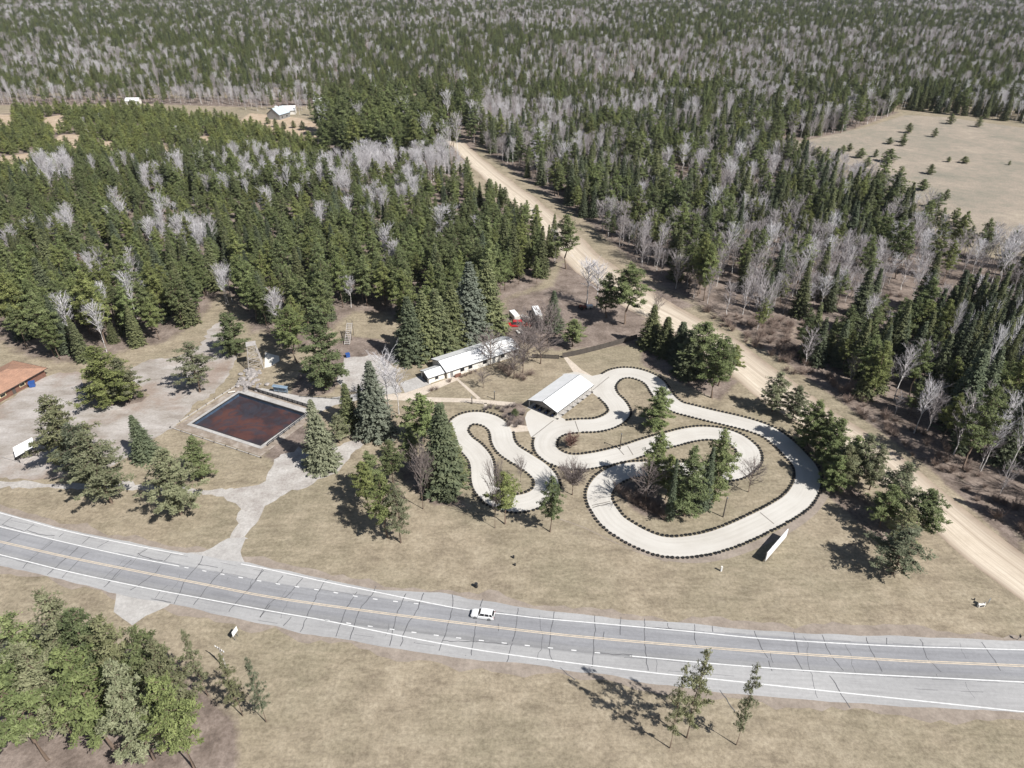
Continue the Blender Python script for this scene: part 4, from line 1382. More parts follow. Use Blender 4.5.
def mk_pine(seed, H=18.0, Rr=3.4, cb=.28, nb=70, loose=1.0, mat='pine', cl=3.0):
    global NR
    NR = np.random.default_rng(seed)
    tr = trunk_segs(H * .97, .24)
    C, N_, Sz, Al = [], [], [], []
    for i in range(nb):
        t = (i + NR.random()) / nb
        z = H * (cb + (.98 - cb) * t)
        prof = min(1.0, .5 + 2.0 * t) * (1 - t ** 1.7) ** .85 + .06
        L = Rr * prof * NR.uniform(.45, 1.25)
        a = i * 2.4 + NR.normal(0, .5)
        dirv = np.array([math.cos(a), math.sin(a), NR.uniform(-.05, .38)])
        base = np.array([0, 0, z])
        tr.append((base, base + dirv * L, .06))
        for j in range(max(2, int(cl * L / .85))):
            s = NR.uniform(.22, 1.0)
            c = base + dirv * L * s + NR.normal(0, .22, 3) * np.array([1, 1, .5])
            m = int(21 * loose)
            cr = NR.uniform(.28, .58)
            q = NR.normal(0, 1, (m, 3)); q /= np.linalg.norm(q, axis=1)[:, None]
            al = q + np.array([0, 0, .45])
            q = q * (NR.random(m)[:, None] ** .5) * cr
            q[:, 2] *= .85
            C.append(c + q)
            Al.append(al)
            N_.append(NR.normal(0, .7, (m, 3)) + np.array([0, 0, .8]) + dirv * .3)
            Sz.append(NR.uniform(.085, .17, m))
    crown = quads_mesh('crown', np.vstack(C), np.hstack(Sz), np.vstack(N_), M[mat], 2.1, np.vstack(Al))
    V, F = blades(tr, 0)
    return np_mesh('trunk', V, F, [M['bark']]), crown, H, Rr

def mk_spruce(seed, H=20.0, Rr=3.0, cb=.04, mat='spruce', nl=46):
    global NR
    NR = np.random.default_rng(seed)
    tr = trunk_segs(H * .98, .22)
    C, N_, Sz, Al = [], [], [], []
    for i in range(nl):
        t = (i + NR.random() * .8) / nl
        z = H * (cb + (1 - cb) * t)
        rr = Rr * (1 - t) ** .8 + .14
        nb = int(9 + 8 * (1 - t))
        for b in range(nb):
            a = 2 * math.pi * (b + NR.random()) / nb + i
            L = rr * NR.uniform(.62, 1.16)
            droop = -.20 - .24 * (1 - t)
            d = np.array([math.cos(a), math.sin(a), droop])
            side = np.array([-math.sin(a), math.cos(a), 0])
            k = max(3, int(L / .30))
            for j in range(k):
                s = (j + .7) / k
                p = np.array([d[0] * L * s, d[1] * L * s, z + droop * L * s + .25 * L * s * s])
                for e in (-1, 0, 1):
                    C.append(p + side * e * .24 * (1.25 - s * .7) + NR.normal(0, .07, 3))
                    Al.append(d + side * e * .8)
                    N_.append(np.array([d[0] * .4, d[1] * .4, .75]) + NR.normal(0, .42, 3))
                    Sz.append(NR.uniform(.15, .27) * (.85 + .3 * (1 - t)))
    crown = quads_mesh('crown', np.array(C), np.array(Sz), np.array(N_), M[mat], 2.0, np.array(Al))
    V, F = blades(tr, 0)
    return np_mesh('trunk', V, F, [M['bark']]), crown, H, Rr

def mk_bare(seed, H=15.0, Rr=2.6, mat='twig', tmat='birch', low=.36, tw=.020, dens=.9, spread=.62):
    global NR
    NR = np.random.default_rng(seed)
    tr = trunk_segs(H * .94, .17)
    seg = []
    nb = int(34 * dens)
    for i in range(nb):
        t = (i + NR.random()) / nb
        z = H * (low + (.9 - low) * t)
        a = i * 2.4 + NR.normal(0, .4)
        L = Rr * (.45 + .75 * math.sin(math.pi * min(1, t * .95 + .08))) * NR.uniform(.65, 1.25)
        d = np.array([math.cos(a) * spread, math.sin(a) * spread, NR.uniform(.8, 1.5)])
        d /= np.linalg.norm(d)
        b0 = np.array([0, 0, z]); b1 = b0 + d * L * 1.25
        seg.append((b0, b1, .07))
        for j in range(6):
            s = NR.uniform(.25, .95)
            p = b0 + (b1 - b0) * s
            d2 = d + NR.normal(0, .42, 3) + np.array([0, 0, .25]); d2 /= np.linalg.norm(d2)
            q = p + d2 * L * NR.uniform(.3, .6)
            seg.append((p, q, tw))
            for k in range(4):
                s2 = NR.uniform(.2, .95)
                p2 = p + (q - p) * s2
                d3 = d2 + NR.normal(0, .5, 3) + np.array([0, 0, .2]); d3 /= np.linalg.norm(d3)
                seg.append((p2, p2 + d3 * L * NR.uniform(.15, .38), tw * .75))
    V, F = blades(seg, 0)
    crown = np_mesh('crown', V, F, [M[mat]])
    V, F = blades(tr, 0)
    return np_mesh('trunk', V, F, [M[tmat]]), crown, H, Rr

def mk_shrub(seed, mat='shrub', H=1.6, Rr=1.3, n=260, tw=.02):
    g = np.random.default_rng(seed)
    seg = []
    for i in range(n // 6):
        a = g.random() * 6.28
        d = np.array([math.cos(a) * g.uniform(.2, 1), math.sin(a) * g.uniform(.2, 1), g.uniform(.5, 1.2)])
        b = d * np.array([Rr, Rr, H]) * g.uniform(.7, 1.0)
        a0 = np.array([g.normal(0, .12), g.normal(0, .12), 0])
        seg.append((a0, b, tw * 1.2))
        for k in range(5):
            s = g.uniform(.3, 1)
            p = a0 + (b - a0) * s
            seg.append((p, p + (d + g.normal(0, .6, 3)) * .35 * H, tw))
    V, F = blades(seg, 0)
    return np_mesh('shrub', V, F, [M[mat]])

KINDS = {
    'pine': [mk_pine(100 + i, cb=.26 + .04 * (i % 3), Rr=3.2 + .3 * (i % 3)) for i in range(6)],
    'full': [mk_pine(200 + i, cb=.07, Rr=3.5, nb=88, cl=3.3) for i in range(4)],
    'loose': [mk_pine(300 + i, cb=.20, Rr=3.5, nb=56, cl=2.4, mat='palepine') for i in range(4)],
    'dusty': [mk_pine(350 + i, cb=.14, Rr=3.4, nb=80, cl=3.0, mat='palepine') for i in range(3)],
    'young': [mk_pine(370 + i, H=9, cb=.05, Rr=2.4, nb=46, cl=3.0, mat='youngpine') for i in range(3)],
    'spruce': [mk_spruce(400 + i, Rr=2.5 + .4 * (i % 3)) for i in range(5)],
    'grey': [mk_spruce(500 + i, Rr=3.2, mat='bluespruce') for i in range(2)],
    'bare': [mk_bare(600 + i) for i in range(5)],
    'dark_bare': [mk_bare(700 + i, H=9, Rr=3.0, mat='darktwig', tmat='bark', low=.22, spread=1.0, tw=.03) for i in range(4)],
    'grey_bare': [mk_bare(850 + i, H=13, Rr=2.8, mat='greytwig', tmat='birch', low=.18, spread=.75, tw=.026) for i in range(4)],
    'round_bare': [mk_bare(820, H=6, Rr=2.3, mat='darktwig', tmat='bark', low=.42, spread=1.1, tw=.03, dens=2.6)],
    'dead': [mk_spruce(830, Rr=2.2, mat='deadneedle', nl=30)],
    'red_bare': [mk_bare(800, H=5, Rr=2.2, dens=2.2, mat='redtwig', tmat='bark', low=.15, spread=1.0, tw=.03)],
}
NR = np.random.default_rng(5)
NAMES = {'pine': 'pine_tree', 'full': 'pine_tree', 'loose': 'pine_tree', 'dusty': 'pine_tree', 'young': 'pine_tree', 'spruce': 'spruce_tree', 'grey': 'spruce_tree', 'bare': 'bare_tree', 'grey_bare': 'bare_tree', 'dark_bare': 'bare_tree', 'red_bare': 'bare_tree', 'round_bare': 'bare_tree', 'dead': 'spruce_tree'}
REF = {}
COUNT = {'pine_tree': 0, 'spruce_tree': 0, 'bare_tree': 0}

def plant(kind, base, H_, Wm, label, group=None, rz=None, var=None):
    vs = KINDS[kind]
    i = RND.randrange(len(vs)) if var is None else var
    tm, cm, h0, r0 = vs[i]
    e = bpy.data.objects.new(NAMES[kind], None)
    e.empty_display_size = .5
    S.collection.objects.link(e)
    e.location = (base[0], base[1], 0)
    e.rotation_euler = (RND.gauss(0, .015), RND.gauss(0, .015), RND.random() * 6.28 if rz is None else rz)
    e.scale = (Wm / (2 * r0), Wm / (2 * r0), H_ / h0)
    tag(e, label, 'tree', group)
    t = link('trunk', tm, e)
    c = link('crown', cm, e)
    REF.setdefault((kind, i), (t, c))
    COUNT[NAMES[kind]] += 1
    return e

T = [  # base x, base y, top y, crown width, kind, label
    (62, 467, 396, 44, 'dusty', 'pale sparse pine at the back of the clump beside the picnic shelter'),
    (82, 489, 424, 42, 'loose', 'middle pine of the clump beside the picnic shelter'),
    (100, 503, 430, 44, 'dusty', 'front pine of the clump beside the picnic shelter'),
    (142, 458, 415, 21, 'spruce', 'small dense spruce standing alone at the gravel lot edge'),
    (172, 514, 449, 42, 'dusty', 'bushy pine on the grass near the highway driveway'),
    (197, 479, 437, 25, 'full', 'smaller bushy pine just behind the one near the driveway'),
    (104, 405, 346, 42, 'full', 'broad pine on the planted island in the gravel lot'),
    (124, 401, 358, 30, 'dusty', 'second pine on the planted island in the gravel lot'),
    (194, 392, 341, 34, 'loose', 'lone loose pine casting a shadow over the gravel lot'),
    (231, 355, 311, 26, 'full', 'round pine left of the dry rock cascade'),
    (322, 389, 305, 40, 'full', 'tall broad pine casting a wide shadow behind the pond'),
    (293, 363, 305, 30, 'pine', 'pine at the forest edge above the pale slab'),
    (318, 466, 401, 28, 'grey', 'grey green spruce at the right corner of the pond'),
    (348, 428, 383, 18, 'spruce', 'narrow dark spruce left of the big grey green one'),
    (373, 434, 361, 32, 'grey', 'big grey green spruce between the pond and the lodge'),
    (362, 428, 385, 12, 'spruce', 'thin dark spruce tucked beside the big grey green one'),
    (338, 443, 414, 22, 'loose', 'low scrubby pine right of the pond corner spruce'),
    (397, 414, 368, 24, 'bare', 'pale bare tree behind the big grey green spruce'),
    (386, 408, 352, 28, 'bare', 'tall pale bare tree beside the lodge entrance pad'),
    (421, 446, 394, 34, 'pine', 'dark pine beside the small track loop, behind the tall spruce'),
    (441, 489, 404, 36, 'spruce', 'tall green spruce beside the small track loop'),
    (451, 480, 424, 26, 'spruce', 'shorter green spruce leaning against the tall one by the loop'),
    (410, 470, 425, 20, 'pine', 'shaded pine in the gap behind the grey dead tree'),
    (421, 509, 449, 20, 'dark_bare', 'grey dead tree on the lawn left of the small loop'),
    (427, 497, 455, 16, 'dark_bare', 'second grey dead tree, just behind the first on the lawn'),
    (371, 497, 451, 24, 'pine', 'pine at the back left of the lawn clump'),
    (366, 511, 461, 22, 'pine', 'pine at the far left of the lawn clump'),
    (385, 538, 474, 30, 'pine', 'front pine of the lawn clump nearest the highway'),
    (398, 543, 482, 24, 'loose', 'pine with a bare trunk at the right of the lawn clump'),
    (391, 484, 440, 22, 'pine', 'pointed pine at the top of the lawn clump'),
    (505, 524, 472, 30, 'pine', 'two tiered pine standing inside the lower small loop'),
    (494.5, 528, 468, 16, 'dark_bare', 'tall thin dead tree at the bottom of the small loop'),
    (551, 532, 475, 20, 'pine', 'slim pine right of the small loop'),
    (573, 495, 472, 23, 'round_bare', 'round crowned bare tree between the two loops'),
    (521, 482, 459, 11, 'dark_bare', 'bare sapling on the grass inside the small loop'),
    (571, 448, 438, 13, 'red_bare', 'dark red shrub like tree on the island by the shelter'),
    (658, 428, 386, 28, 'full', 'round pine on the grass island under the upper track bend'),
    (657, 487, 431, 30, 'full', 'pine at the top left of the central track clump'),
    (673, 519, 458, 9, 'spruce', 'thin bright green conifer in front of the central track clump'),
    (689, 516, 446, 36, 'full', 'big dark pine in the middle of the central track clump'),
    (706, 508, 447, 16, 'spruce', 'narrow spruce in the central track clump'),
    (719, 500, 429, 34, 'full', 'tall pine at the right end of the central track clump'),
    (668, 500, 455, 24, 'pine', 'dark pine behind the thin bright green conifer'),
    (647, 506, 468, 32, 'dark_bare', 'dark bare tree at the left of the central track clump'),
    (751, 492, 464, 24, 'dark_bare', 'spreading bare tree right of the central track clump'),
    (652, 347, 305, 22, 'spruce', 'leftmost dark conifer of the row above the upper bend'),
    (666, 354, 317, 20, 'spruce', 'second dark conifer of the row above the upper bend'),
    (681, 360, 322, 22, 'spruce', 'third dark conifer of the row above the upper bend'),
    (703, 372, 321, 36, 'pine', 'broad pine in the row above the upper bend'),
    (716, 398, 338, 32, 'pine', 'front pine of the row above the upper bend'),
    (733, 378, 345, 20, 'pine', 'small pine at the right end of the row above the upper bend'),
    (690, 374, 330, 26, 'spruce', 'shaded conifer between the third dark conifer and the broad pine'),
    (722, 386, 336, 24, 'pine', 'shaded pine behind the front pine above the upper bend'),
    (776, 412, 372, 24, 'dusty', 'loose pine beside the dirt road, first from the upper bend'),
    (795, 420, 386, 23, 'dusty', 'loose pine beside the dirt road, second from the upper bend'),
    (813, 446, 400, 28, 'full', 'dark pine overhanging the right end of the track'),
    (833, 464, 417, 30, 'full', 'second dark pine beyond the right end of the track'),
    (836, 490, 455, 24, 'full', 'low bushy pine at the outer right bend'),
    (862, 484, 434, 25, 'dusty', 'thin pine between the right bend and the dirt road'),
    (876, 490, 444, 23, 'dusty', 'slanting pine beside the dirt road past the right bend'),
    (899, 514, 462, 31, 'dusty', 'tall loose pine along the dirt road in the lower right clump'),
    (886, 527, 484, 28, 'pine', 'dense pine in the middle of the lower right clump'),
    (925, 537, 490, 34, 'pine', 'dark round pine nearest the dirt road in the lower right clump'),
    (905, 550, 508, 28, 'loose', 'thin pine in the shade of the lower right clump'),
    (900, 574, 527, 46, 'loose', 'wide scraggly pine at the front of the lower right clump'),
    (852, 476, 436, 26, 'full', 'pine in the gap of the clump outside the right bend'),
    (824, 452, 410, 22, 'pine', 'pine squeezed between the two dark pines at the right bend'),
    (843, 486, 444, 26, 'dusty', 'dusty green pine right of the low bushy one at the right bend'),
    (829, 480, 440, 20, 'pine', 'small pine touching the track edge at the right bend'),
    (574, 347, 319, 22, 'pine', 'small pine at the left end of the dark board fence'),
    (553, 330, 291, 18, 'spruce', 'tall narrow conifer right of the camper trailer'),
    (567, 269, 214, 28, 'pine', 'tall pine beside the dirt road at the forest corner'),
    (627, 324, 262, 38, 'pine', 'big pine on the left verge of the dirt road'),
    (608, 318, 272, 24, 'pine', 'dark pine leaning over the rusty red machine'),
    (588, 304, 258, 28, 'bare', 'pale bare tree on the left verge of the dirt road'),
    (598, 308, 262, 26, 'bare', 'pale bare tree against the big pine by the dirt road'),
    (657, 318, 296, 12, 'dark_bare', 'short dead snag on the dirt road verge'),
    (490, 366, 337, 27, 'dark_bare', 'bare tree leaning over the lodge roof'),
    (523, 373, 337, 28, 'dark_bare', 'bare tree on the lawn right of the lodge'),
    (541, 364, 327, 32, 'dark_bare', 'broad bare tree at the end of the dark fence'),
    (528, 354, 318, 28, 'dark_bare', 'bare tree behind the right end of the lodge'),
    (548, 346, 308, 26, 'dark_bare', 'bare tree over the camper trailer yard'),
    (514, 379, 352, 22, 'dark_bare', 'small bare tree nearest the lodge lawn'),
    (483, 388, 372, 14, 'dark_bare', 'tiny bare sapling on the lawn in front of the lodge'),
    (410, 359, 297, 28, 'spruce', 'spruce at the left of the row behind the lodge entrance'),
    (424, 354, 292, 30, 'spruce', 'second spruce of the row behind the lodge entrance'),
    (438, 350, 289, 30, 'spruce', 'third spruce of the row behind the lodge entrance'),
    (469, 338, 262, 34, 'grey', 'tall grey green spruce right behind the lodge roof'),
    (488, 330, 260, 32, 'spruce', 'tall spruce left of the red car'),
    (452, 343, 282, 28, 'spruce', 'spruce in the gap behind the lodge'),
    (86, 292, 254, 11, 'dead', 'rusty dead conifer at the left of the dense forest'),
    (642, 214, 200, 7, 'dead', 'tiny rust red conifer in the woods beyond the dirt road'),
    (8, 716, 622, 46, 'dusty', 'pine at the lower left picture edge of the roadside grove'),
    (36, 708, 614, 46, 'pine', 'tall pine near the edge of the lower left roadside grove'),
    (70, 700, 592, 52, 'dusty', 'highest crowned pine of the lower left roadside grove'),
    (102, 706, 604, 48, 'pine', 'leafy pine in the middle of the lower left roadside grove'),
    (128, 716, 616, 46, 'dusty', 'broad pine right of the middle of the lower left grove'),
    (152, 718, 628, 42, 'pine', 'pine facing the lower driveway in the lower left grove'),
    (172, 728, 640, 40, 'dusty', 'low pine at the right end of the lower left grove'),
    (52, 738, 640, 52, 'dusty', 'pine in the second row of the lower left grove'),
    (92, 748, 645, 52, 'pine', 'second row pine under the highest crowned one'),
    (20, 760, 650, 54, 'pine', 'pine in the bottom left corner of the grove'),
    (135, 760, 662, 50, 'dusty', 'pine at the bottom of the lower left grove'),
    (178, 770, 675, 46, 'pine', 'pine at the bottom right of the lower left grove'),
    (198, 696, 628, 17, 'loose', 'thin young pine beside the utility pole'),
    (234, 716, 652, 18, 'loose', 'small pine just right of the utility pole'),
    (258, 722, 657, 16, 'loose', 'slender small pine further right of the utility pole'),
    (30, 690, 640, 26, 'bare', 'pale bare tree inside the lower left grove'),
    (695, 738, 650, 24, 'loose', 'pine whose top reaches over the lower highway line'),
    (677, 748, 664, 18, 'loose', 'pine left of the one reaching over the lower highway line'),
    (746, 745, 664, 17, 'loose', 'small pine at the right of the bottom roadside trees'),
]
for x, y, yt, w, kind, lab in T:
    b = W(x, y)
    hh = height_to(b, yt)
    b = W(x - .8 * (project(b.x, b.y, hh * .5)[0] - x), y)      # x names the middle of the crown, not the foot
    plant(kind, b, hh, w * (1.12 if 'bare' in kind else 1.2 if 'central' in lab or 'grove' in lab else 1.32) / px_scale(b.x, b.y), lab)

# small pines of the meadow
MP = [(860, 158, 9, 12), (867, 166, 8, 11), (888, 162, 12, 17), (903, 142, 8, 9), (908, 133, 9, 10), (889, 144, 6, 9), (934, 137, 8, 8), (948, 162, 5, 6), (964, 163, 6, 10), (930, 174, 9, 11), (868, 189, 12, 14), (880, 190, 11, 14), (849, 151, 7, 8), (811, 160, 12, 12), (842, 154, 8, 9), (875, 157, 7, 7), (902, 146, 7, 8), (978, 127, 9, 9), (950, 124, 9, 10), (922, 190, 10, 14), (936, 208, 14, 16), (945, 200, 10, 9), (1009, 165, 4, 4)]
for x, y, h, w in MP:
    b = W(x, y)
    s = px_scale(b.x, b.y)
    plant('full', b, max(2.5, h / s / .9), w / s, 'small round pine scattered on the pale meadow', 'small pines dotting the meadow')

# forests: candidate positions on a jittered grid
def fill(poly, sp, holes=(), dens=1.0):
    P = np.array([(p[0], p[1]) for p in poly])
    x0, y0 = P.min(0); x1, y1 = P.max(0)
    X, Y = np.meshgrid(np.arange(x0, x1, sp), np.arange(y0, y1, sp))
    X = X + NR.uniform(-.46, .46, X.shape) * sp
    Y = Y + NR.uniform(-.46, .46, Y.shape) * sp
    k = inside(X, Y, P) & (NR.random(X.shape) < dens)
    for h in holes:
        k &= ~inside(X, Y, [(p[0], p[1]) for p in h])
    return np.c_[X[k], Y[k]]

def clumpy(P, sc, seed):
    """smooth pseudo noise 0..1 used to let kinds gather in stands"""
    g = np.random.default_rng(seed)
    v = np.zeros(len(P))
    for _ in range(6):
        a = g.random() * 6.28
        k = g.uniform(.6, 1.8) / sc
        v += np.sin((P[:, 0] * math.cos(a) + P[:, 1] * math.sin(a)) * k + g.random() * 6.28)
    return .5 + .5 * np.tanh(v / 2.2)

ROADC = DC
ALL = []   # x, y, kind, height, width, region
def add(P, weights, hr, region, seed, wr=(.26, .36), sc=30):
    n1 = clumpy(P, sc, seed)
    n2 = clumpy(P, sc, seed + 1)
    dr_ = np.sqrt(((P[:, None, :] - ROADC[None, ::3]) ** 2).sum(-1)).min(1) if len(P) < 20000 else np.full(len(P), 99.)
    for i, (x, y) in enumerate(P):
        if dr_[i] < (7.5 if y > 440 else 11 if region == 'left' else 18): continue
        ws = dict(weights)
        for kk in ('bare', 'grey_bare'): ws[kk] = ws.get(kk, 0) * (2.6 * n1[i] ** 2 + (.05 if kk == 'bare' else .45))
        ws['spruce'] = ws.get('spruce', 0) * (2.0 * n2[i] + .15)
        tot = sum(ws.values())
        r = NR.random() * tot
        for k, w in ws.items():
            r -= w
            if r <= 0: break
        h = NR.uniform(*hr) * (1 + .15 * NR.normal())
        h = max(hr[0] * .6, min(hr[1] * 1.2, h))
        if region == 'left' and k != 'bare' and len(P) > 400: h *= .70 + .42 * min(1, max(0, (330 - y) / 130))
        if k == 'bare': h *= .88
        if k == 'grey_bare': h *= .72
        wd = 1.14 * h * NR.uniform(*wr) * (.8 if k == 'spruce' else 1.0) * (.9 if k == 'bare' else 1)
        ALL.append((x, y, k, h, wd, region))

PATCH = [pts(q) for q in ([(192, 188), (258, 183), (264, 206), (204, 209)], [(264, 178), (308, 178), (308, 202), (268, 202)], [(322, 184), (352, 184), (352, 206), (324, 206)], [(358, 174), (396, 168), (396, 188), (360, 192)],
                           [(400, 172), (416, 164), (446, 168), (448, 184), (408, 184)], [(148, 188), (186, 183), (188, 202), (150, 204)], [(44, 180), (76, 175), (78, 192), (48, 197)], [(150, 246), (212, 244), (212, 262), (155, 262)],
                           [(58, 240), (78, 240), (78, 252), (58, 252)], [(88, 286), (122, 286), (120, 304), (90, 304)], [(318, 224), (332, 224), (332, 238), (320, 238)], [(366, 210), (388, 210), (388, 224), (368, 224)],
                           [(396, 200), (420, 200), (420, 216), (398, 216)], [(438, 240), (456, 240), (456, 258), (440, 258)], [(383, 266), (400, 266), (400, 278), (384, 278)], [(262, 216), (274, 216), (274, 230), (262, 230)], [(216, 300), (236, 300), (234, 312), (218, 312)])]
for q in PATCH:
    add(fill(q, 4.2), {'bare': 1.0, 'pine': .12}, (15, 19.5), 'left', 33, (.30, .40))
add(fill(LEFT_FOREST, 5.9, PATCH, dens=.93), {'pine': .66, 'spruce': .24, 'bare': .06}, (14, 21), 'left', 21, (.34, .44))
add(fill(BIRCH_BELT, 5.2, PATCH, dens=.95), {'pine': .40, 'spruce': .06, 'bare': .52}, (12, 16), 'left', 31, (.28, .38), 45)
add(fill(PLANTATION, 5.6, SAND), {'young': .97, 'bare': .015}, (6.5, 10), 'plant', 41, (.50, .64))
b_ = W(60, 150)
plant('young', b_, 7.5, 4.4, 'young bright green pine beside the sandy gap of the far plantation', var=0)
for v_, (x, y) in enumerate(((92, 146), (150, 154)), 1):
    b_ = W(x, y)
    plant('young', b_, 8, 4.6, ('young bright pine by the second sandy gap of the far plantation', 'young bright pine right of the sandy gaps in the far plantation')[v_ - 1], var=v_)
add(fill(TALL_PINES, 8.0, SAND, .85), {'pine': .8, 'full': .15, 'bare': .12}, (22, 28), 'tall', 51, (.34, .44))
HOLES = OPEN_PATCH
TOPBARE = pts([(478, 97), (660, 96), (650, 122), (600, 138), (488, 138)])
add(fill(TOPBARE, 5.6), {'bare': .45, 'grey_bare': .45, 'pine': .22, 'spruce': .16}, (14, 19), 'right', 63, (.3, .4))
add(fill(RIGHT_FOREST, 5.6, HOLES + [TOPBARE], .93), {'pine': .34, 'spruce': .25, 'bare': .30, 'grey_bare': .55}, (14, 22), 'right', 61, (.34, .44), 28)
add(fill(FAR_BARE, 6.0), {'bare': .4, 'grey_bare': .5, 'pine': .2}, (13, 17), 'far', 71)
# belt of trees beyond the meadow and everything out to the horizon
BEY = pts([(700, 98), (1024 + E_, 96), (1024 + E_, 130), (1024, 124), (960, 116), (905, 110), (870, 118), (760, 99)])
add(fill(BEY, 7.0), {'pine': .5, 'spruce': .3, 'bare': .2}, (15, 20), 'far', 81, (.32, .42))
far = []
for y0, y1, sp, hw_ in ((690, 1000, 8.5, 1.0), (1000, 1500, 11, 1.0), (1500, 2700, 14, 1.0), (2700, 4200, 26, 1.0)):
    X, Y = np.meshgrid(np.arange(-3400, 3400, sp), np.arange(y0, y1, sp))
    X = X + NR.uniform(-.5, .5, X.shape) * sp
    Y = Y + NR.uniform(-.5, .5, Y.shape) * sp
    k = np.abs(X) < (Y * CP + CAM_H * SP) * .80
    far.append(np.c_[X[k], Y[k]])
far = np.vstack(far)
nb_ = clumpy(far, 160, 91) * .6 + clumpy(far, 55, 92) * .4
FARALL = []
for (x, y), q in zip(far, nb_):
    r = NR.random()
    k = ('bare' if NR.random() < .4 else 'grey_bare') if r < .12 + .75 * max(0, q - .38) else ('spruce' if r > .82 else 'pine')
    grow_ = 1.0 if y < 1000 else (1.15 if y < 1500 else 1.35)
    h = NR.uniform(12, 19) * (grow_ ** .5)
    FARALL.append((x, y, k, h, h * NR.uniform(.32, .46) * grow_, 'far'))

# spruce stand on the right edge
SP_ST = pts([(930, 345), (960, 330), (1024, 335), (1024 + E_, 345), (1024 + E_, 440), (1024, 410), (975, 405), (940, 390)])
ALL = [a for a in ALL if not (a[5] == 'right' and inside(np.array([a[0]]), np.array([a[1]]), [(p.x, p.y) for p in SP_ST])[0])]
for x, y in fill(SP_ST, 4.6, dens=.95):
    ALL.append((x, y, 'spruce' if NR.random() < .85 else 'bare', NR.uniform(20, 27), NR.uniform(4.6, 6.2), 'right'))

for x, y, k in ((262, 108, 'bare'), (268, 110, 'grey_bare'), (273, 109, 'pine'), (296, 109, 'bare'), (302, 111, 'grey_bare'), (307, 110, 'bare'), (311, 116, 'pine'), (258, 111, 'grey_bare'), (300, 115, 'bare'), (246, 110, 'grey_bare'), (288, 108, 'grey_bare'), (252, 109, 'bare'), (268, 124, 'full'), (276, 127, 'full'), (284, 129, 'full'), (294, 128, 'full'), (303, 130, 'full')):
    b = W(x, y)
    ALL.append((b.x, b.y, k, NR.uniform(10, 15) if k != 'full' else NR.uniform(5, 7), NR.uniform(5, 7), 'far'))

# keep the hand-placed trees free
own = np.array([(W(t[0], t[1]).x, W(t[0], t[1]).y) for t in T])
ok = []
for a in ALL:
    if np.min((own[:, 0] - a[0]) ** 2 + (own[:, 1] - a[1]) ** 2) > 14:
        ok.append(a)
ALL = ok
LABS = {
    ('pine', 'left'): ('tall green pine in the dense forest behind the pond and lodge', 'pines of the dense forest behind the pond'),
    ('spruce', 'left'): ('dark pointed spruce in the dense forest behind the pond and lodge', 'spruces of the dense forest behind the pond'),
    ('bare', 'left'): ('pale leafless birch among the pines behind the pond and lodge', 'birches of the forest behind the pond'),
    ('full', 'left'): ('tall green pine in the dense forest behind the pond and lodge', 'pines of the dense forest behind the pond'),
    ('pine', 'right'): ('mid green pine in the mixed woods beyond the dirt road', 'pines of the woods beyond the dirt road'),
    ('spruce', 'right'): ('slender dark spruce in the mixed woods beyond the dirt road', 'spruces of the woods beyond the dirt road'),
    ('grey_bare', 'right'): ('dull grey leafless tree in the mixed woods beyond the dirt road', 'dull bare trees of the woods beyond the dirt road'),
    ('bare', 'right'): ('grey leafless tree in the mixed woods beyond the dirt road', 'bare trees of the woods beyond the dirt road'),
}
per = {'pine_tree': [], 'spruce_tree': [], 'bare_tree': []}
rest = {'pine_tree': [], 'spruce_tree': [], 'bare_tree': []}
for a in ALL:
    per[NAMES[a[2]]].append(a)
for nm, l in per.items():
    def seen(a):
        px, py = project(a[0], a[1], a[3] * .8)
        return (-5 < px < 1029) and py > -5
    l.sort(key=lambda a: -(px_scale(a[0], a[1]) * a[3]) if seen(a) and (a[2], a[5]) in LABS else 1)
    room = 300 - COUNT[nm]
    for i, a in enumerate(l):
        if i < room and (a[2], a[5]) in LABS and seen(a):
            lab, grp = LABS[(a[2], a[5])]
            plant(a[2], a, a[3], a[4], lab, grp)
        else:
            rest[nm].append(a)
for a in FARALL:
    rest[NAMES[a[2]]].append(a)

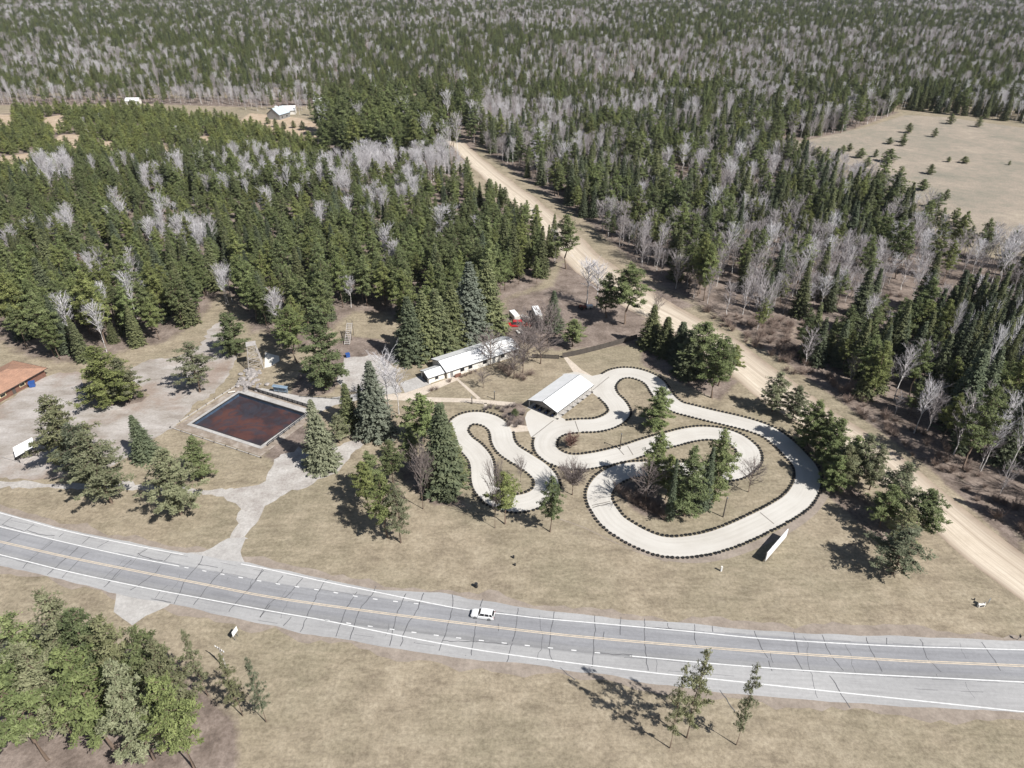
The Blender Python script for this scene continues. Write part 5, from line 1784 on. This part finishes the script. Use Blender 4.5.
def scatter(name, label, cat, items):
    """one uncountable forest mass: geometry-node copies of the trees standing in the scene"""
    keys = []
    for a in items:
        if a[2] not in keys: keys.append(a[2])
    slots = []
    for k in keys:
        for i in range(len(KINDS[k])):
            if (k, i) in REF: slots.append((k, i))
    by = {k: [j for j, s in enumerate(slots) if s[0] == k] for k in keys}
    me = bpy.data.meshes.new(name)
    me.vertices.add(len(items))
    me.vertices.foreach_set('co', np.array([(a[0], a[1], 0) for a in items], np.float32).ravel())
    vi = np.array([RND.choice(by[a[2]]) for a in items], np.int32)
    sc = []
    for a, v in zip(items, vi):
        _, _, h0, r0 = KINDS[slots[v][0]][slots[v][1]]
        sc.append((a[4] / (2 * r0), a[4] / (2 * r0), a[3] / h0))
    at = me.attributes.new('size', 'FLOAT_VECTOR', 'POINT'); at.data.foreach_set('vector', np.array(sc, np.float32).ravel())
    at = me.attributes.new('turn', 'FLOAT', 'POINT'); at.data.foreach_set('value', (NR.random(len(items)) * 6.28).astype(np.float32))
    at = me.attributes.new('variety', 'INT', 'POINT'); at.data.foreach_set('value', vi)
    o = link(name, me)
    tag(o, label, cat, kind='stuff')
    g = bpy.data.node_groups.new(name, 'GeometryNodeTree')
    g.interface.new_socket('Geometry', in_out='INPUT', socket_type='NodeSocketGeometry')
    g.interface.new_socket('Geometry', in_out='OUTPUT', socket_type='NodeSocketGeometry')
    N, L = g.nodes, g.links
    gi = N.new('NodeGroupInput'); go = N.new('NodeGroupOutput')
    prev = None
    insts = []
    for s in slots:
        jn = N.new('GeometryNodeJoinGeometry')
        for ob in REF[s]:
            oi = N.new('GeometryNodeObjectInfo')
            oi.transform_space = 'ORIGINAL'
            oi.inputs['Object'].default_value = ob
            L.new(oi.outputs['Geometry'], jn.inputs[0])
        gt = N.new('GeometryNodeGeometryToInstance')
        L.new(jn.outputs[0], gt.inputs[0])
        insts.append(gt)
    J = N.new('GeometryNodeJoinGeometry')
    for gt in insts[::-1]: L.new(gt.outputs[0], J.inputs[0])
    ip = N.new('GeometryNodeInstanceOnPoints')
    L.new(gi.outputs[0], ip.inputs['Points'])
    L.new(J.outputs[0], ip.inputs['Instance'])
    ip.inputs['Pick Instance'].default_value = True
    def attr(nm, ty):
        n_ = N.new('GeometryNodeInputNamedAttribute'); n_.data_type = ty; n_.inputs['Name'].default_value = nm
        return n_.outputs['Attribute']
    L.new(attr('variety', 'INT'), ip.inputs['Instance Index'])
    cx = N.new('ShaderNodeCombineXYZ'); L.new(attr('turn', 'FLOAT'), cx.inputs[2])
    L.new(cx.outputs[0], ip.inputs['Rotation'])
    L.new(attr('size', 'FLOAT_VECTOR'), ip.inputs['Scale'])
    L.new(ip.outputs[0], go.inputs[0])
    md = o.modifiers.new('trees', 'NODES')
    md.node_group = g
    return o
print('COUNTS', COUNT, {k: len(v) for k, v in rest.items()}, 'tyres', len(kept))
scatter('pine_forest', 'green pine forest stretching away behind the nearer trees', 'forest', rest['pine_tree'])
scatter('spruce_forest', 'dark spruce trees mixed through the distant forest', 'forest', rest['spruce_tree'])
scatter('bare_woods', 'grey leafless woods filling gaps in the distant forest', 'woods', rest['bare_tree'])

# shrubs
SHR = [mk_shrub(900 + i) for i in range(4)]
SHG = [mk_shrub(950 + i, 'darktwig', 1.1, 1.0) for i in range(2)]
def shrub(x, y, s, label, group, ms):
    b = W(x, y)
    o = link('shrub', RND.choice(ms), None, (b.x, b.y, 0))
    o.scale = (s * RND.uniform(.85, 1.2), s * RND.uniform(.85, 1.2), s * RND.uniform(.8, 1.1))
    o.rotation_euler = (0, 0, RND.random() * 6.28)
    tag(o, label, 'shrub', group)
SPB = pts([(700, 308), (760, 318), (800, 322), (850, 345), (830, 372), (880, 410), (940, 440), (1010, 495), (1050, 545), (1024, 552), (960, 500), (880, 432), (800, 378), (740, 345)])
nn = 0
for x, y in fill(SPB, 3.6, dens=.8):
    px, py = project(x, y, 0)
    if np.min((DC[:, 0] - x) ** 2 + (DC[:, 1] - y) ** 2) < 100 or nn >= 270: continue
    nn += 1
    shrub(px, py, RND.uniform(.7, 1.7), 'brown leafless shrub in the scrub strip beyond the dirt road', 'scrub shrubs beyond the dirt road', SHR)
for h in OPEN_PATCH[:3]:
    for x, y in fill(h, 7, dens=.6):
        px, py = project(x, y, 0)
        shrub(px, py, RND.uniform(.8, 1.6), 'brown leafless shrub in a clearing of the mixed woods', 'shrubs in the woodland clearings', SHR)
for x, y in ((486, 410), (491, 408), (498, 409), (503, 412), (508, 408), (514, 407), (516, 414), (512, 420), (520, 424), (509, 426), (516, 427), (505, 418), (523, 415)):
    shrub(x, y, RND.uniform(.8, 1.3), 'low grey brown shrub in the bed between loop and shelter', 'shrubs of the bed by the shelter', SHG)
for x, y in ((618, 492), (624, 497), (630, 501), (636, 503), (642, 507), (648, 510), (654, 513), (660, 515), (664, 519), (627, 493), (636, 497), (645, 502), (655, 507)):
    shrub(x, y, RND.uniform(.9, 1.4), 'brown shrub in the bed at the central track clump', 'shrubs of the central track bed', SHR)
for x, y in ((432, 391), (437, 389.5), (462, 377.5), (466, 376), (471, 374), (476, 372), (450, 382)):
    shrub(x, y, RND.uniform(.5, .8), 'small brown shrub along the lodge front wall', 'shrubs along the lodge wall', SHR)
for x, y in ((505, 372), (509, 376), (518, 378), (524, 380), (500, 369), (512, 370), (530, 375)):
    shrub(x, y, RND.uniform(.9, 1.5), 'brown shrub under the bare trees right of the lodge', 'shrubs under the bare lodge trees', SHR)
b = W(515, 416)
o = plant('full', b, 2.6, 2.6, 'small green conifer in the bed between loop and shelter')
b = W(141, 397)
o = plant('full', b, 2.0, 2.2, 'tiny green shrub like conifer on the gravel lot island')

# ------------------------------------------------------------------ air
hz = MB().box((0, 3000, 150), (18600, 18600, 306)).build('haze', None)
hz.data.materials.clear()
hm = bpy.data.materials.new('thin_haze')
hm.use_nodes = True
hn = hm.node_tree.nodes
hn.remove(hn['Principled BSDF'])
pv = hn.new('ShaderNodeVolumePrincipled')
pv.inputs['Color'].default_value = (.86, .91, 1, 1)
pv.inputs['Density'].default_value = .00003
hm.node_tree.links.new(pv.outputs[0], hn['Material Output'].inputs['Volume'])
hz.data.materials.append(hm)
tag(hz, kind='stuff')
